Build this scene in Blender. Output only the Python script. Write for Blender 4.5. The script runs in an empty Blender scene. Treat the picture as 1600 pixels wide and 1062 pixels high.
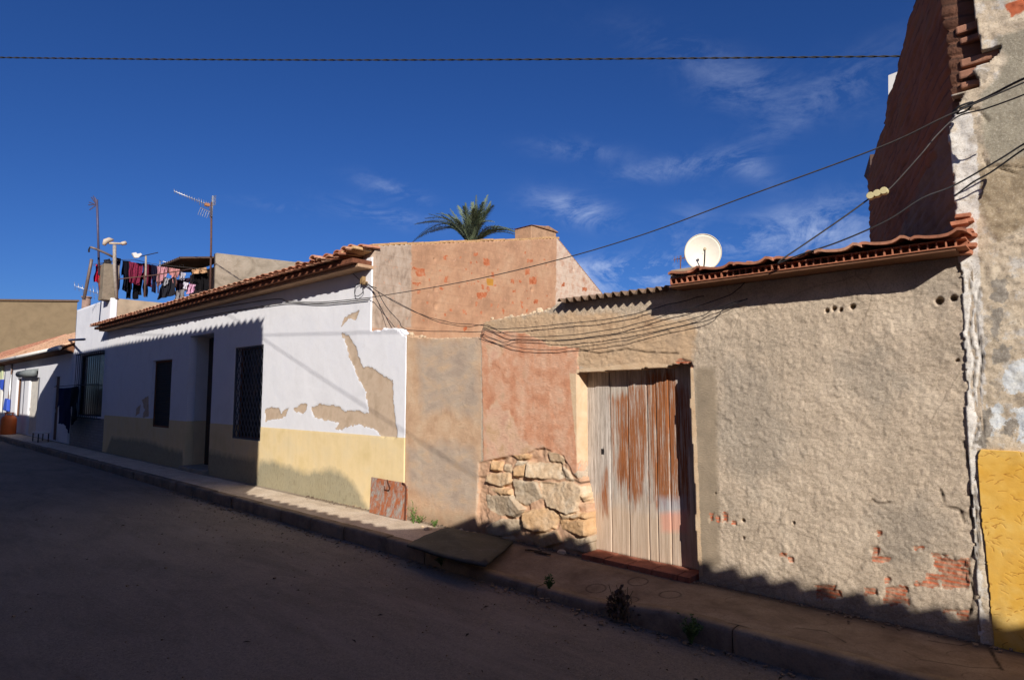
import bpy, math, numpy as np
from mathutils import Vector, Matrix
rng = np.random.RandomState(11)
sc = bpy.context.scene
COL = sc.collection
# ------------------------------------------------------------------ view geometry (photo pixel -> point on a real plane)
FPX, TH, PI_, H, D = 970.0, math.radians(43), math.radians(5.07), 1.65, 5.30
fw = np.array([-math.sin(TH)*math.cos(PI_), math.cos(TH)*math.cos(PI_), math.sin(PI_)])
rt = np.array([math.cos(TH), math.sin(TH), 0.]); up = np.cross(rt, fw)
def ray(x, y): return fw + rt*(x-800)/FPX + up*(531-y)/FPX
def F(x, y, Y=D):
    d = ray(x, y); t = Y/d[1]; return (d[0]*t, H+d[2]*t)
def G(x, y, z=0.):
    d = ray(x, y); t = (z-H)/d[2]; return (d[0]*t, d[1]*t)
def SX(x, y, X):
    d = ray(x, y); t = X/d[0]; return (d[1]*t, H+d[2]*t)
SO = np.array([-.60, 5.30]); SA = np.array([-.3204, .9473]); SN = np.array([SA[1], -SA[0]])
def W(x, y):
    d = ray(x, y); t = (SO@SN)/(d[:2]@SN); p = d*t; return (float((p[:2]-SO)@SA), float(H+p[2]))
def F3(x, y, Y=D): a = F(x, y, Y); return (a[0], Y, a[1])
def S3(x, y, X): a = SX(x, y, X); return (X, a[0], a[1])
# ------------------------------------------------------------------ numpy noise
def vnoise(x, y, seed=0):
    xi = np.floor(x).astype(np.int64); yi = np.floor(y).astype(np.int64)
    fx = x-xi; fy = y-yi; fx = fx*fx*(3-2*fx); fy = fy*fy*(3-2*fy)
    def hsh(a, b):
        n = (a*374761393 + b*668265263 + seed*1442695041) & 0xffffffff
        n = ((n ^ (n >> 13))*1274126177) & 0xffffffff
        n = n ^ (n >> 16)
        return (n & 0xffff)/65535.
    return (hsh(xi,yi)*(1-fx)+hsh(xi+1,yi)*fx)*(1-fy)+(hsh(xi,yi+1)*(1-fx)+hsh(xi+1,yi+1)*fx)*fy
def fbm(x, y, s, o=4, seed=0, sx=1., sy=1.):
    r = 0; a = 1; t = 0
    for k in range(o):
        r = r + a*vnoise(x*s*sx*2**k+17*k, y*s*sy*2**k+31*k, seed+k); t += a; a *= .5
    return r/t
def sdp(P, X, Z):
    """signed distance to polygon, positive inside"""
    P = np.array(P, float); n = len(P); d = np.full(X.shape, 1e9); ins = np.zeros(X.shape, bool)
    for i in range(n):
        a = P[i]; b = P[(i+1) % n]; e = b-a
        px = X-a[0]; pz = Z-a[1]; t = np.clip((px*e[0]+pz*e[1])/(e@e+1e-12), 0, 1)
        d = np.minimum(d, (px-e[0]*t)**2+(pz-e[1]*t)**2)
        if abs(e[1]) > 1e-9:
            c = ((a[1] > Z) != (b[1] > Z)) & (X < (b[0]-a[0])*(Z-a[1])/e[1]+a[0]); ins ^= c
    d = np.sqrt(d); return np.where(ins, d, -d)
def sd_union(polys, X, Z, lim=.4):
    r = np.full(X.shape, -lim)
    for P in polys: r = np.maximum(r, sdp(P, X, Z))
    return np.clip(r, -lim, lim)
def sd_line(P, X, Z):
    d = np.full(X.shape, 1e9)
    for a, b in zip(P[:-1], P[1:]):
        a = np.array(a); b = np.array(b); e = b-a
        t = np.clip(((X-a[0])*e[0]+(Z-a[1])*e[1])/(e@e+1e-12), 0, 1)
        d = np.minimum(d, (X-a[0]-e[0]*t)**2+(Z-a[1]-e[1]*t)**2)
    return np.sqrt(d)
def pxF(P, Y=D): return [F(x, y, Y) for x, y in P]
def bxp(x0, y0, x1, y1): return [(x0, y0), (x1, y0), (x1, y1), (x0, y1)]
# ------------------------------------------------------------------ materials
def lin(c, k=1.):
    return tuple(min(1., k*((v/255.)/12.92 if v <= 10 else ((v/255.+.055)/1.055)**2.4)) for v in c)
class N:
    def __init__(s, name):
        s.mat = bpy.data.materials.new(name); s.mat.use_nodes = True; s.nt = s.mat.node_tree; s.nt.nodes.clear()
        s.b = s.new('ShaderNodeBsdfPrincipled'); s.o = s.new('ShaderNodeOutputMaterial')
        s.nt.links.new(s.b.outputs[0], s.o.inputs[0])
        s.obj = s.new('ShaderNodeTexCoord').outputs['Object']
    def new(s, t): return s.nt.nodes.new(t)
    def put(s, sock, v):
        if isinstance(v, bpy.types.NodeSocket): s.nt.links.new(v, sock)
        elif isinstance(v, (tuple, list)) and len(v) == 3 and sock.type == 'RGBA': sock.default_value = (*v, 1)
        else: sock.default_value = v
    def new_color_noise(s, sc_):
        n = s.new('ShaderNodeTexNoise'); s.put(n.inputs['Vector'], s.obj); n.inputs['Scale'].default_value = sc_; n.inputs['Detail'].default_value = 5; return n.outputs['Color']
    def map(s, sx=1, sy=1, sz=1, vec=None, rot=(0,0,0)):
        n = s.new('ShaderNodeMapping'); s.put(n.inputs['Vector'], vec or s.obj); n.inputs['Scale'].default_value = (sx, sy, sz)
        n.inputs['Rotation'].default_value = rot; return n.outputs[0]
    def noise(s, sc_, det=4, ro=.55, vec=None, dist=0):
        n = s.new('ShaderNodeTexNoise'); s.put(n.inputs['Vector'], vec or s.obj); n.inputs['Scale'].default_value = sc_
        n.inputs['Detail'].default_value = det; n.inputs['Roughness'].default_value = ro; n.inputs['Distortion'].default_value = dist
        return n.outputs[0]
    def voro(s, sc_, feat='F1', vec=None, out='Distance'):
        n = s.new('ShaderNodeTexVoronoi'); n.feature = feat; s.put(n.inputs['Vector'], vec or s.obj); n.inputs['Scale'].default_value = sc_
        return n.outputs[out]
    def ramp(s, f, st, interp='LINEAR'):
        n = s.new('ShaderNodeValToRGB'); s.put(n.inputs[0], f); e = n.color_ramp.elements; n.color_ramp.interpolation = interp
        while len(e) < len(st): e.new(.5)
        for k, (p, c) in enumerate(st):
            e[k].position = p; e[k].color = (*c, 1) if isinstance(c, tuple) else (c, c, c, 1)
        return n.outputs[0]
    def mix(s, f, a, b, mode='MIX'):
        n = s.new('ShaderNodeMix'); n.data_type = 'RGBA'; n.blend_type = mode
        s.put(n.inputs[0], f); s.put(n.inputs[6], a); s.put(n.inputs[7], b); return n.outputs[2]
    def m(s, op, a, b=None, c=None, clamp=False):
        n = s.new('ShaderNodeMath'); n.operation = op; n.use_clamp = clamp; s.put(n.inputs[0], a)
        if b is not None: s.put(n.inputs[1], b)
        if c is not None: s.put(n.inputs[2], c)
        return n.outputs[0]
    def attr(s, nm, out='Fac'):
        n = s.new('ShaderNodeAttribute'); n.attribute_name = nm; return n.outputs[out]
    def mask(s, nm, amp=.06, scale=12, soft=.008, det=6, bias=0.):
        """ragged-edged mask from a stored distance in metres"""
        nz = s.m('MULTIPLY_ADD', s.noise(scale, det, .62), 2*amp, -amp+bias)
        d = s.m('ADD', s.attr(nm), nz)
        return s.m('MULTIPLY_ADD', d, 1./soft, .5, clamp=True)
    def mottle(s, cols, scale=3, det=6, ro=.6, lo=.3, hi=.7, vec=None, dist=.3):
        f = s.noise(scale, det, ro, vec, dist); k = len(cols)
        return s.ramp(f, [(lo+(hi-lo)*i/(k-1), c) for i, c in enumerate(cols)])
    def bump(s, h, strength=.5, dist=.01, prev=None):
        n = s.new('ShaderNodeBump'); s.put(n.inputs['Height'], h); n.inputs['Strength'].default_value = strength
        n.inputs['Distance'].default_value = dist
        if prev: s.put(n.inputs['Normal'], prev)
        return n.outputs[0]
    def end(s, col, rough=.9, normal=None, metal=0., spec=.2):
        s.put(s.b.inputs['Base Color'], col); s.put(s.b.inputs['Roughness'], rough); s.put(s.b.inputs['Metallic'], metal)
        s.b.inputs['Specular IOR Level'].default_value = spec
        if normal: s.put(s.b.inputs['Normal'], normal)
        return s.mat
MATS = {}
def simple(name, c, rough=.8, metal=0., var=.25, scale=8, bump=.2, spec=.3, stretch=(1,1,1)):
    if name in MATS: return MATS[name]
    n = N(name); v = n.map(*stretch)
    a = tuple(x*(1-var) for x in c); b = tuple(min(1, x*(1+var*.6)) for x in c)
    col = n.mottle([a, c, b], scale, 6, .65, .3, .7, v)
    nm = n.bump(n.noise(scale*6, 4, .6, v), bump, .004) if bump else None
    MATS[name] = n.end(col, rough, nm, metal, spec); return MATS[name]
# ------------------------------------------------------------------ object helpers
def tag(o, label=None, cat=None, group=None, kind=None):
    for k, v in (('label', label), ('category', cat), ('group', group), ('kind', kind)):
        if v: o[k] = v
    return o
def root(name, label, cat, loc=(0, 0, 0), group=None):
    o = bpy.data.objects.new(name, None); o.location = loc; o.empty_display_size = .2; COL.objects.link(o)
    return tag(o, label, cat, group)
def wloc(o):
    p = Vector((0, 0, 0))
    while o is not None: p = p+Vector(o.location); o = o.parent
    return p
def link(name, me, mat, parent=None):
    o = bpy.data.objects.new(name, me); COL.objects.link(o)
    if mat is not None: me.materials.append(mat)
    if parent is not None: o.parent = parent
    return o
def bigmesh(name, V, Q, mat, parent=None, attrs=None, smooth=True):
    V = np.asarray(V, float)
    off = np.array(wloc(parent)) if parent is not None else np.zeros(3)
    me = bpy.data.meshes.new(name); nq = len(Q)
    me.vertices.add(len(V)); me.vertices.foreach_set('co', (V-off).astype(np.float32).ravel())
    me.loops.add(nq*4); me.loops.foreach_set('vertex_index', np.asarray(Q, np.int32).ravel())
    me.polygons.add(nq); me.polygons.foreach_set('loop_start', np.arange(0, nq*4, 4, dtype=np.int32))
    me.polygons.foreach_set('loop_total', np.full(nq, 4, np.int32))
    me.update(calc_edges=True)
    me.polygons.foreach_set('use_smooth', np.full(nq, smooth, bool))
    for k, a in (attrs or {}).items():
        at = me.attributes.new(k, 'FLOAT', 'POINT'); at.data.foreach_set('value', np.asarray(a, np.float32).ravel())
    return link(name, me, mat, parent)
class MB:
    def __init__(s): s.v = []; s.f = []; s.a = []; s.cur = 0.
    def add(s, vs, fs):
        k = len(s.v); s.v += [tuple(map(float, p)) for p in vs]; s.f += [tuple(i+k for i in f) for f in fs]; s.a += [s.cur]*len(vs); return s
    def box(s, x0, x1, y0, y1, z0, z1):
        return s.hexa([(x0,y0,z0),(x1,y0,z0),(x1,y1,z0),(x0,y1,z0),(x0,y0,z1),(x1,y0,z1),(x1,y1,z1),(x0,y1,z1)])
    def hexa(s, p): return s.add(p, [(0,3,2,1),(4,5,6,7),(0,1,5,4),(1,2,6,5),(2,3,7,6),(3,0,4,7)])
    def obox(s, c, ax, ay, az):
        c, ax, ay, az = map(np.array, (c, ax, ay, az))
        return s.hexa([c+i*ax+j*ay+k*az for k in (-1, 1) for i, j in ((-1,-1),(1,-1),(1,1),(-1,1))])
    def prism(s, P, axis, a, b):
        """P polygon in the two other axes, extruded along axis from a to b"""
        n = len(P)
        def mk(p, t):
            q = [p[0], p[1]]; q.insert(axis, t); return q
        s.add([mk(p, a) for p in P]+[mk(p, b) for p in P], [tuple(range(n)), tuple(range(2*n-1, n-1, -1))]+[(i, i+n, (i+1) % n+n, (i+1) % n) for i in range(n)])
        return s
    def tube(s, pts, r, n=8, cap=True):
        pts = [Vector(p) for p in pts]; k = len(pts); vs = []; R = r if hasattr(r, '__len__') else [r]*k
        ref = Vector((0, 0, 1))
        for i, p in enumerate(pts):
            t = (pts[min(i+1, k-1)]-pts[max(i-1, 0)]).normalized()
            if abs(t.dot(ref)) > .95: ref = Vector((1, 0, 0)) if abs(t.x) < .9 else Vector((0, 1, 0))
            u = t.cross(ref).normalized(); w = t.cross(u).normalized()
            vs += [p+(u*math.cos(2*math.pi*j/n)+w*math.sin(2*math.pi*j/n))*R[i] for j in range(n)]
        fs = [(i*n+j, i*n+(j+1) % n, (i+1)*n+(j+1) % n, (i+1)*n+j) for i in range(k-1) for j in range(n)]
        if cap: fs += [tuple(range(n-1, -1, -1)), tuple((k-1)*n+j for j in range(n))]
        return s.add(vs, fs)
    def build(s, name, mat, parent=None, smooth=False, bevel=0., solid=0.):
        off = wloc(parent) if parent is not None else Vector((0, 0, 0))
        me = bpy.data.meshes.new(name); me.from_pydata([tuple(Vector(v)-off) for v in s.v], [], s.f)
        me.update()
        at = me.attributes.new('rnd', 'FLOAT', 'POINT'); at.data.foreach_set('value', np.array(s.a, np.float32))
        if smooth: me.polygons.foreach_set('use_smooth', [True]*len(me.polygons))
        o = link(name, me, mat, parent)
        import bmesh
        bm = bmesh.new(); bm.from_mesh(me); bmesh.ops.recalc_face_normals(bm, faces=bm.faces); bm.to_mesh(me); bm.free()
        if solid: md = o.modifiers.new('s', 'SOLIDIFY'); md.thickness = solid
        if bevel: md = o.modifiers.new('b', 'BEVEL'); md.width = bevel; md.segments = 2; md.limit_method = 'ANGLE'
        return o
def wall_grid(name, parent, mat, mapf, us, vs, keep, height, thick, attrf=None):
    us = np.asarray(us); vs = np.asarray(vs); nu, nv = len(us), len(vs)
    U, Vv = np.meshgrid(us, vs, indexing='ij')
    h = height(U, Vv)
    front = mapf(U, Vv, h).reshape(-1, 3)
    cu = (us[:-1]+us[1:])/2; cv = (vs[:-1]+vs[1:])/2
    CU, CV = np.meshgrid(cu, cv, indexing='ij'); K = keep(CU, CV)
    idx = np.arange(nu*nv).reshape(nu, nv)
    a, b, c, d = idx[:-1, :-1], idx[1:, :-1], idx[1:, 1:], idx[:-1, 1:]
    Q = [np.stack([a[K], b[K], c[K], d[K]], 1)]
    back = mapf(U, Vv, np.full_like(h, -thick)).reshape(-1, 3); nb = nu*nv
    P = np.zeros((nu+1, nv+1), bool); P[1:-1, 1:-1] = K
    def side(mask, e0, e1): Q.append(np.stack([e1[mask], e0[mask], e0[mask]+nb, e1[mask]+nb], 1))
    side(K & ~P[1:-1, :-2], a, b); side(K & ~P[2:, 1:-1], b, c); side(K & ~P[1:-1, 2:], c, d); side(K & ~P[:-2, 1:-1], d, a)
    Q = np.concatenate(Q); V = np.concatenate([front, back])
    used = np.zeros(len(V), bool); used[Q.ravel()] = True; rem = np.cumsum(used)-1
    A = {}
    if attrf:
        for k, v in attrf(U, Vv).items():
            vv = np.concatenate([v.ravel(), v.ravel()]); A[k] = vv[used]
    o = bigmesh(name, V[used], rem[Q], mat, parent, A)
    return o
def fmap(Y=D): return lambda u, v, h: np.stack([u, Y-h, v], -1)
# ------------------------------------------------------------------ MATERIALS
def mat_rough_wall():
    n = N('ruin_plaster')
    base = n.mottle([lin((164,148,128)), lin((198,177,152)), lin((218,198,172))], 2.2, 8, .65, .32, .68)
    fine = n.noise(28, 6, .7)
    base = n.mix(n.ramp(fine, [(.35, 0.), (.7, .5)]), base, lin((230,208,178)))
    base = n.mix(n.ramp(n.noise(9, 5, .7), [(.5, 0.), (.75, .6)]), base, lin((150,132,110)))
    base = n.mix(n.m('MULTIPLY', n.mask('stain', .28, 7, .16, 9), .42), base, lin((138,130,118)))
    grit = n.noise(95, 4, .9); base = n.mix(n.ramp(grit, [(.36, .55), (.48, 0.)]), base, lin((112,96,78))); base = n.mix(n.ramp(grit, [(.54, 0.), (.66, .5)]), base, lin((236,218,190)))
    drip = n.noise(3.2, 7, .7, n.map(4.5, 1, .35)); base = n.mix(n.ramp(drip, [(.54, 0.), (.70, .38)]), base, lin((128,116,100)))
    hc = n.voro(1.5, 'DISTANCE_TO_EDGE', n.mix(.10, n.obj, n.new_color_noise(4.))); base = n.mix(n.m('MULTIPLY', n.ramp(hc, [(.0, .32), (.009, .0)]), n.ramp(n.noise(1.1, 3), [(.48, 0.), (.56, 1.)])), base, lin((82,66,52)))
    tan = n.mottle([lin((190,152,120)), lin((208,172,138)), lin((218,188,154))], 4, 8, .6)
    base = n.mix(n.mask('tan', .03, 14, .02), base, tan)
    cream = n.mottle([lin((190,156,122)), lin((206,174,138)), lin((186,158,128))], 4, 8, .6)
    base = n.mix(n.mask('creamtop', .12, 6, .06), base, cream)
    g1 = n.mottle([lin((160,149,138)), lin((184,169,152)), lin((206,178,146))], 3.2, 5, .55, .3, .7, n.map(1, 1, 2.2))
    base = n.mix(n.m('MULTIPLY', n.mask('greya', .16, 3.2, .16), .66), base, g1)
    pink = n.mottle([lin((192,132,100)), lin((212,156,122)), lin((224,178,146)), lin((206,166,134))], 5.2, 8, .62)
    pink = n.mix(n.ramp(n.noise(3, 6, .65, n.map(2, 1, .6)), [(.42, 0.), (.62, .4)]), pink, lin((208,138,100)))
    base = n.mix(n.mask('pink', .05, 9, .01), base, pink)
    base = n.mix(n.mask('pinklight', .14, 7, .04), base, n.mottle([lin((214,164,136)), lin((222,182,150)), lin((200,160,120))], 6, 7))
    base = n.mix(n.mask('smooth', .04, 8, .05), base, n.mottle([lin((150,134,112)), lin((176,156,130))], 5, 6))
    base = n.mix(n.mask('cream', .02, 16, .006), base, n.mottle([lin((214,178,138)), lin((228,200,164))], 7, 6))
    sid = n.attr('sid'); st = n.mottle([lin((186,150,112)), lin((212,180,142)), lin((220,198,168))], 6, 8, .6)
    st = n.mix(n.ramp(sid, [(.1, .5), (.3, 0.), (.55, 0.), (.6, .0)]), st, lin((168,158,140))); st = n.mix(n.ramp(sid, [(.55, 0.), (.8, .55)]), st, lin((206,158,106))); st = n.mix(n.ramp(sid, [(.35, 0.), (.42, .5), (.5, 0.)]), st, lin((228,214,190))); st = n.mix(n.ramp(n.noise(30, 5, .7), [(.5, 0.), (.8, .5)]), st, lin((150,128,98)))
    mort = n.mottle([lin((196,152,120)), lin((212,174,140))], 9, 6)
    zone = n.mask('stonezone', .03, 12, .01)
    base = n.mix(zone, base, n.mix(n.mask('stone', .012, 20, .008), mort, st))
    terr = n.mottle([lin((178,84,52)), lin((205,104,66)), lin((192,110,80))], 16, 6)
    gro = n.m('SINE', n.m('MULTIPLY', n.new_sepz() if hasattr(n, 'new_sepz') else n.noise(1), 1.)) if False else None
    sp = n.new('ShaderNodeSeparateXYZ'); n.put(sp.inputs[0], n.obj)
    gr = n.m('SINE', n.m('MULTIPLY', sp.outputs[2], 210.))
    terr = n.mix(n.ramp(gr, [(.0, .8), (.45, 0.)]), terr, lin((150,120,96))); terr = n.mix(n.ramp(n.noise(20, 8, .8), [(.44, 0.), (.6, .7)]), terr, lin((206,170,140)))
    base = n.mix(n.mask('brick', .05, 16, .006, 9, .004), base, terr)
    base = n.mix(n.ramp(n.attr('crack'), [(.0, .85), (.016, .0)]), base, lin((60,48,38)))
    base = n.mix(n.m('MULTIPLY', n.mask('damp', .16, 4, .22), .45), base, lin((104,92,76)))
    bn = n.bump(n.noise(60, 9, .78, n.map(.7, 1, 1.5, rot=(0, .5, 0))), .9, .010); bn = n.bump(n.noise(150, 4, .7), .4, .004, bn)
    return n.end(base, .95, bn, spec=.1)
def mat_white_wall():
    n = N('white_limewash')
    white = n.mottle([lin((220,217,216)), lin((229,226,225)), lin((224,222,223))], 1.3, 6, .6)
    white = n.mix(n.ramp(n.noise(2.2, 6, .6, n.map(5, 1, .6)), [(.55, 0.), (.8, .14)]), white, lin((190,186,176)))
    tan = n.mottle([lin((186,160,134)), lin((200,176,150)), lin((176,152,126))], 3.5, 7)
    peel = n.mask('peel', .075, 9, .005, 11)
    ed = n.ramp(peel, [(.0, 0.), (.3, .7), (.7, .0)]); gr_ = n.ramp(n.noise(7, 9, .8, n.map(1.6, 1, .8)), [(.56, 0.), (.72, .30)]); white = n.mix(gr_, white, lin((188,180,168))); chips = n.ramp(n.noise(19, 8, .8), [(.70, 0.), (.715, .8)]); white = n.mix(chips, white, lin((196,178,156))); c = n.mix(peel, white, tan); c = n.mix(ed, c, lin((142,120,98)))  # peel border darkened: grime plus shadow under lifted paint, both as colour
    yel = n.mottle([lin((222,196,142)), lin((232,206,156)), lin((226,204,160))], 2.2, 6, .6)
    yel = n.mix(n.ramp(n.noise(2, 5, .6, n.map(6, 1, .5)), [(.5, 0.), (.75, .25)]), yel, lin((206,184,134)))
    damp = n.m('MULTIPLY', n.mask('damp', .10, 5, .13, 8), .82)
    yel = n.mix(damp, yel, n.mottle([lin((120,116,98)), lin((150,144,120)), lin((104,100,84))], 9, 7, .65, .3, .7, n.map(2.5, 1, 1)))
    yel = n.mix(n.ramp(n.noise(14, 7, .7), [(.62, 0.), (.72, .5)]), yel, lin((200,180,150)))
    plin = n.mask('plinth', .006, 10, .006)
    c = n.mix(plin, c, yel)
    hgt = n.m('SUBTRACT', 1., peel)
    bn = n.bump(hgt, .9, .010); bn = n.bump(n.noise(24, 6, .6), .18, .008, bn)
    return n.end(c, .9, bn, spec=.15)
def mat_gable():
    n = N('gable_render')
    b = n.mottle([lin((176,134,104), .85), lin((198,152,118), .85), lin((206,166,132), .85)], 2.6, 8, .62)
    b = n.mix(n.ramp(n.noise(14, 7, .7), [(.45, 0.), (.8, .55)]), b, lin((160,122,96), .85))
    b = n.mix(n.mask('greyl', .05, 8, .03), b, n.mottle([lin((150,130,112), .85), lin((188,164,142), .85), lin((200,180,160), .85)], 5, 8, .65, .3, .7, n.map(1, 2, 1)))
    b = n.mix(n.mask('pale', .06, 8, .03), b, n.mottle([lin((206,166,142), .85), lin((220,196,172), .85), lin((190,140,112), .85)], 5, 8))
    sp = n.new('ShaderNodeSeparateXYZ'); n.put(sp.inputs[0], n.obj)
    co = n.m('FRACT', n.m('MULTIPLY_ADD', sp.outputs[2], 6.6, n.m('MULTIPLY', n.noise(3), .15)))
    line = n.ramp(co, [(.0, .35), (.05, 0.), (.95, 0.), (1., .35)])
    b = n.mix(line, b, lin((150,112,86), .85))
    terr = n.mottle([lin((172,90,56), .85), lin((196,118,80), .85), lin((204,146,112), .85)], 12, 8)
    fl = n.ramp(n.noise(9, 9, .75), [(.60, 0.), (.615, .75)]); b = n.mix(fl, b, n.mottle([lin((206,140,108), .85), lin((214,176,146), .85)], 14, 6)); b = n.mix(n.ramp(n.noise(16, 8, .8, n.map(1, 1, 1, rot=(.4, 0, 0))), [(.665, 0.), (.675, .9)]), b, terr); b = n.mix(n.mask('brick', .07, 17, .006, 9, -.006), b, terr)
    b = n.mix(n.mask('ochre', .02, 20, .006), b, lin((196,140,62), .85))
    b = n.mix(n.ramp(n.noise(38, 6, .75), [(.68, 0.), (.74, .6)]), b, lin((120,88,66), .85))
    bn = n.bump(n.noise(30, 8, .7), .45, .012); bn = n.bump(co, .15, .01, bn)
    return n.end(b, .95, bn, spec=.1)
def mat_tower():
    n = N('cracked_render')
    b = n.mottle([lin((172,154,130)), lin((204,184,156)), lin((220,202,174))], 3.4, 8, .66)
    b = n.mix(n.ramp(n.noise(7, 7, .7), [(.52, 0.), (.6, .8)]), b, n.mottle([lin((212,202,186)), lin((200,196,190))], 9))
    b = n.mix(n.ramp(n.noise(5, 7, .7, None, .6), [(.56, 0.), (.6, .7)]), b, lin((146,134,118)))
    b = n.mix(n.mask('grey', .05, 6, .03), b, n.mottle([lin((148,138,118)), lin((170,160,138))], 2.5, 6))
    b = n.mix(n.mask('brown', .08, 7, .05), b, n.mottle([lin((140,122,96)), lin((178,158,128))], 6, 8))
    b = n.mix(n.mask('white', .05, 14, .01), b, n.mottle([lin((216,204,186)), lin((228,220,208)), lin((190,172,146))], 10, 8))
    b = n.mix(n.mask('blue', .12, 12, .012, 9), b, n.mottle([lin((206,212,216)), lin((222,218,206))], 10, 8))
    b = n.mix(n.mask('smear', .09, 14, .012, 9), b, lin((150,140,126)))
    grit = n.noise(80, 5, .9); b = n.mix(n.ramp(grit, [(.36, .6), (.48, 0.)]), b, lin((118,102,80))); b = n.mix(n.ramp(grit, [(.54, 0.), (.66, .55)]), b, lin((230,216,192)))
    fk = n.ramp(n.noise(13, 10, .8), [(.60, 0.), (.615, .8)]); b = n.mix(fk, b, lin((152,136,112)))
    b = n.mix(n.ramp(n.attr('crack'), [(.0, .8), (.014, .0)]), b, lin((70,56,44)))
    b = n.mix(n.mask('brick', .03, 16, .01), b, n.mottle([lin((180,92,60)), lin((206,120,82))], 12))
    yel = n.mottle([lin((206,146,44)), lin((222,166,60)), lin((228,184,92))], 3.2, 6, .6)
    # pressed straw-like strokes
    w1 = n.voro(34, 'F1', n.map(1, 1, .28, rot=(0, .7, 0))); w2 = n.voro(30, 'F1', n.map(.28, 1, 1, rot=(0, .25, 0)))
    st = n.m('MAXIMUM', n.ramp(w1, [(.06, 1.), (.12, 0.)]), n.ramp(w2, [(.06, 1.), (.12, 0.)]))
    yel = n.mix(n.m('MULTIPLY', st, .55), yel, lin((176,104,34)))
    
    bn = n.bump(n.noise(32, 8, .7), .5, .012); bn = n.bump(n.noise(110, 4, .7), .3, .004, bn)
    return n.end(b, .93, bn, spec=.12)
def mat_tile(name='roof_tile', k=1.):
    n = N(name)
    r = n.attr('rnd')
    c = n.ramp(r, [(0., lin((158,100,76), k)), (.4, lin((190,128,98), k)), (.75, lin((206,150,120), k)), (1., lin((178,140,112), k))])
    c = n.mix(n.ramp(n.noise(18, 7, .7), [(.45, 0.), (.75, .65)]), c, lin((120,88,68), k))
    c = n.mix(n.ramp(n.noise(45, 5, .7), [(.6, 0.), (.75, .6)]), c, lin((196,170,136), k))
    return n.end(c, .9, n.bump(n.noise(60, 6, .7), .4, .006), spec=.15)
def mat_asphalt():
    n = N('asphalt')
    b = n.mottle([(.200,.160,.120), (.245,.197,.150), (.285,.230,.176)], .7, 8, .62)
    b = n.mix(n.ramp(n.noise(75, 5, .85), [(.48, 0.), (.66, .8)]), b, (.40,.34,.28))
    b = n.mix(n.ramp(n.noise(62, 5, .85, n.map(1, 1, 1, rot=(.4, .3, 1))), [(.34, .85), (.48, 0.)]), b, (.055,.045,.038))
    b = n.mix(n.ramp(n.noise(2.3, 7, .65, n.map(.5, 2, 1)), [(.52, 0.), (.75, .6)]), b, (.32,.262,.208))
    b = n.mix(n.ramp(n.noise(26, 8, .85), [(.40, .0), (.60, .45)]), b, (.12,.097,.078))
    pt = n.noise(.9, 10, .72, n.map(.6, 1.4, 1), 1.); b = n.mix(n.ramp(pt, [(.36, .45), (.50, 0.)]), b, (.115,.092,.072)); tr = n.noise(1.6, 9, .75, n.map(.3, 1.6, 1)); b = n.mix(n.ramp(tr, [(.48, 0.), (.66, .5)]), b, (.33,.27,.215))
    sp_ = n.ramp(n.noise(11, 6, .8), [(.66, 0.), (.70, .8)]); b = n.mix(sp_, b, (.44,.38,.32))
    bn = n.bump(n.noise(48, 8, .88), .9, .014)
    return n.end(b, .88, bn, spec=.25)
def mat_paving():
    n = N('cement_paving')
    b = n.mottle([lin((190,170,146)), lin((216,196,170)), lin((228,210,186))], 2.4, 8, .62)
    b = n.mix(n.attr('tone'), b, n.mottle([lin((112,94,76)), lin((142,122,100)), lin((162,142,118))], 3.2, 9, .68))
    b = n.mix(n.ramp(n.noise(30, 6, .7), [(.5, 0.), (.78, .6)]), b, lin((120,104,86)))
    b = n.mix(n.ramp(n.noise(64, 5, .9), [(.36, .6), (.47, 0.)]), b, lin((92,78,64)))
    sx_ = n.new('ShaderNodeSeparateXYZ'); n.put(sx_.inputs[0], n.obj); fx = n.m('FRACT', n.m('MULTIPLY', sx_.outputs[0], 2.5)); fy = n.m('FRACT', n.m('MULTIPLY_ADD', sx_.outputs[1], 2.5, .35))
    jn = n.m('MAXIMUM', n.ramp(fx, [(.0, .55), (.022, 0.)]), n.ramp(fy, [(.0, .55), (.022, 0.)])); b = n.mix(n.m('MULTIPLY', jn, n.m('SUBTRACT', 1., n.attr('tone'))), b, lin((104,90,74)))
    b = n.mix(n.ramp(n.attr('ring'), [(.0, .85), (.012, .0)]), b, lin((52,42,36)))
    b = n.mix(n.ramp(n.attr('crack'), [(.0, .9), (.014, .0)]), b, lin((40,34,30)))
    b = n.mix(n.m('MULTIPLY', n.mask('dirt', .1, 9, .1), .6), b, lin((96,82,66)))
    return n.end(b, .92, n.bump(n.noise(50, 6, .7), .4, .006), spec=.12)
M_ROUGH, M_WHITE, M_GABLE, M_TOWER, M_TILE, M_ASPH, M_PAVE = mat_rough_wall(), mat_white_wall(), mat_gable(), mat_tower(), mat_tile(), mat_asphalt(), mat_paving()
def mat_kerb():
    n = N('kerb_concrete')
    b = n.mottle([lin((112,98,86)), lin((136,120,104)), lin((152,136,118))], 3, 8, .62)
    b = n.mix(n.ramp(n.noise(70, 4, .8), [(.5, 0.), (.7, .5)]), b, lin((84,78,74)))
    b = n.mix(n.ramp(n.noise(4, 9, .8), [(.5, 0.), (.66, .6)]), b, lin((84,72,60)))
    return n.end(b, .92, n.bump(n.noise(40, 8, .8), .7, .012), spec=.15)
M_KERB = mat_kerb()
M_CONC = simple('grey_render', lin((168,150,126)), .95, 0, .25, 3, .5, .1)
M_CONC2 = simple('ochre_render', lin((142,121,92)), .95, 0, .18, 1.2, .3, .1)
M_CREAM = simple('pale_paint', lin((222,216,206)), .9, 0, .08, 3, .2, .15)
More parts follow.
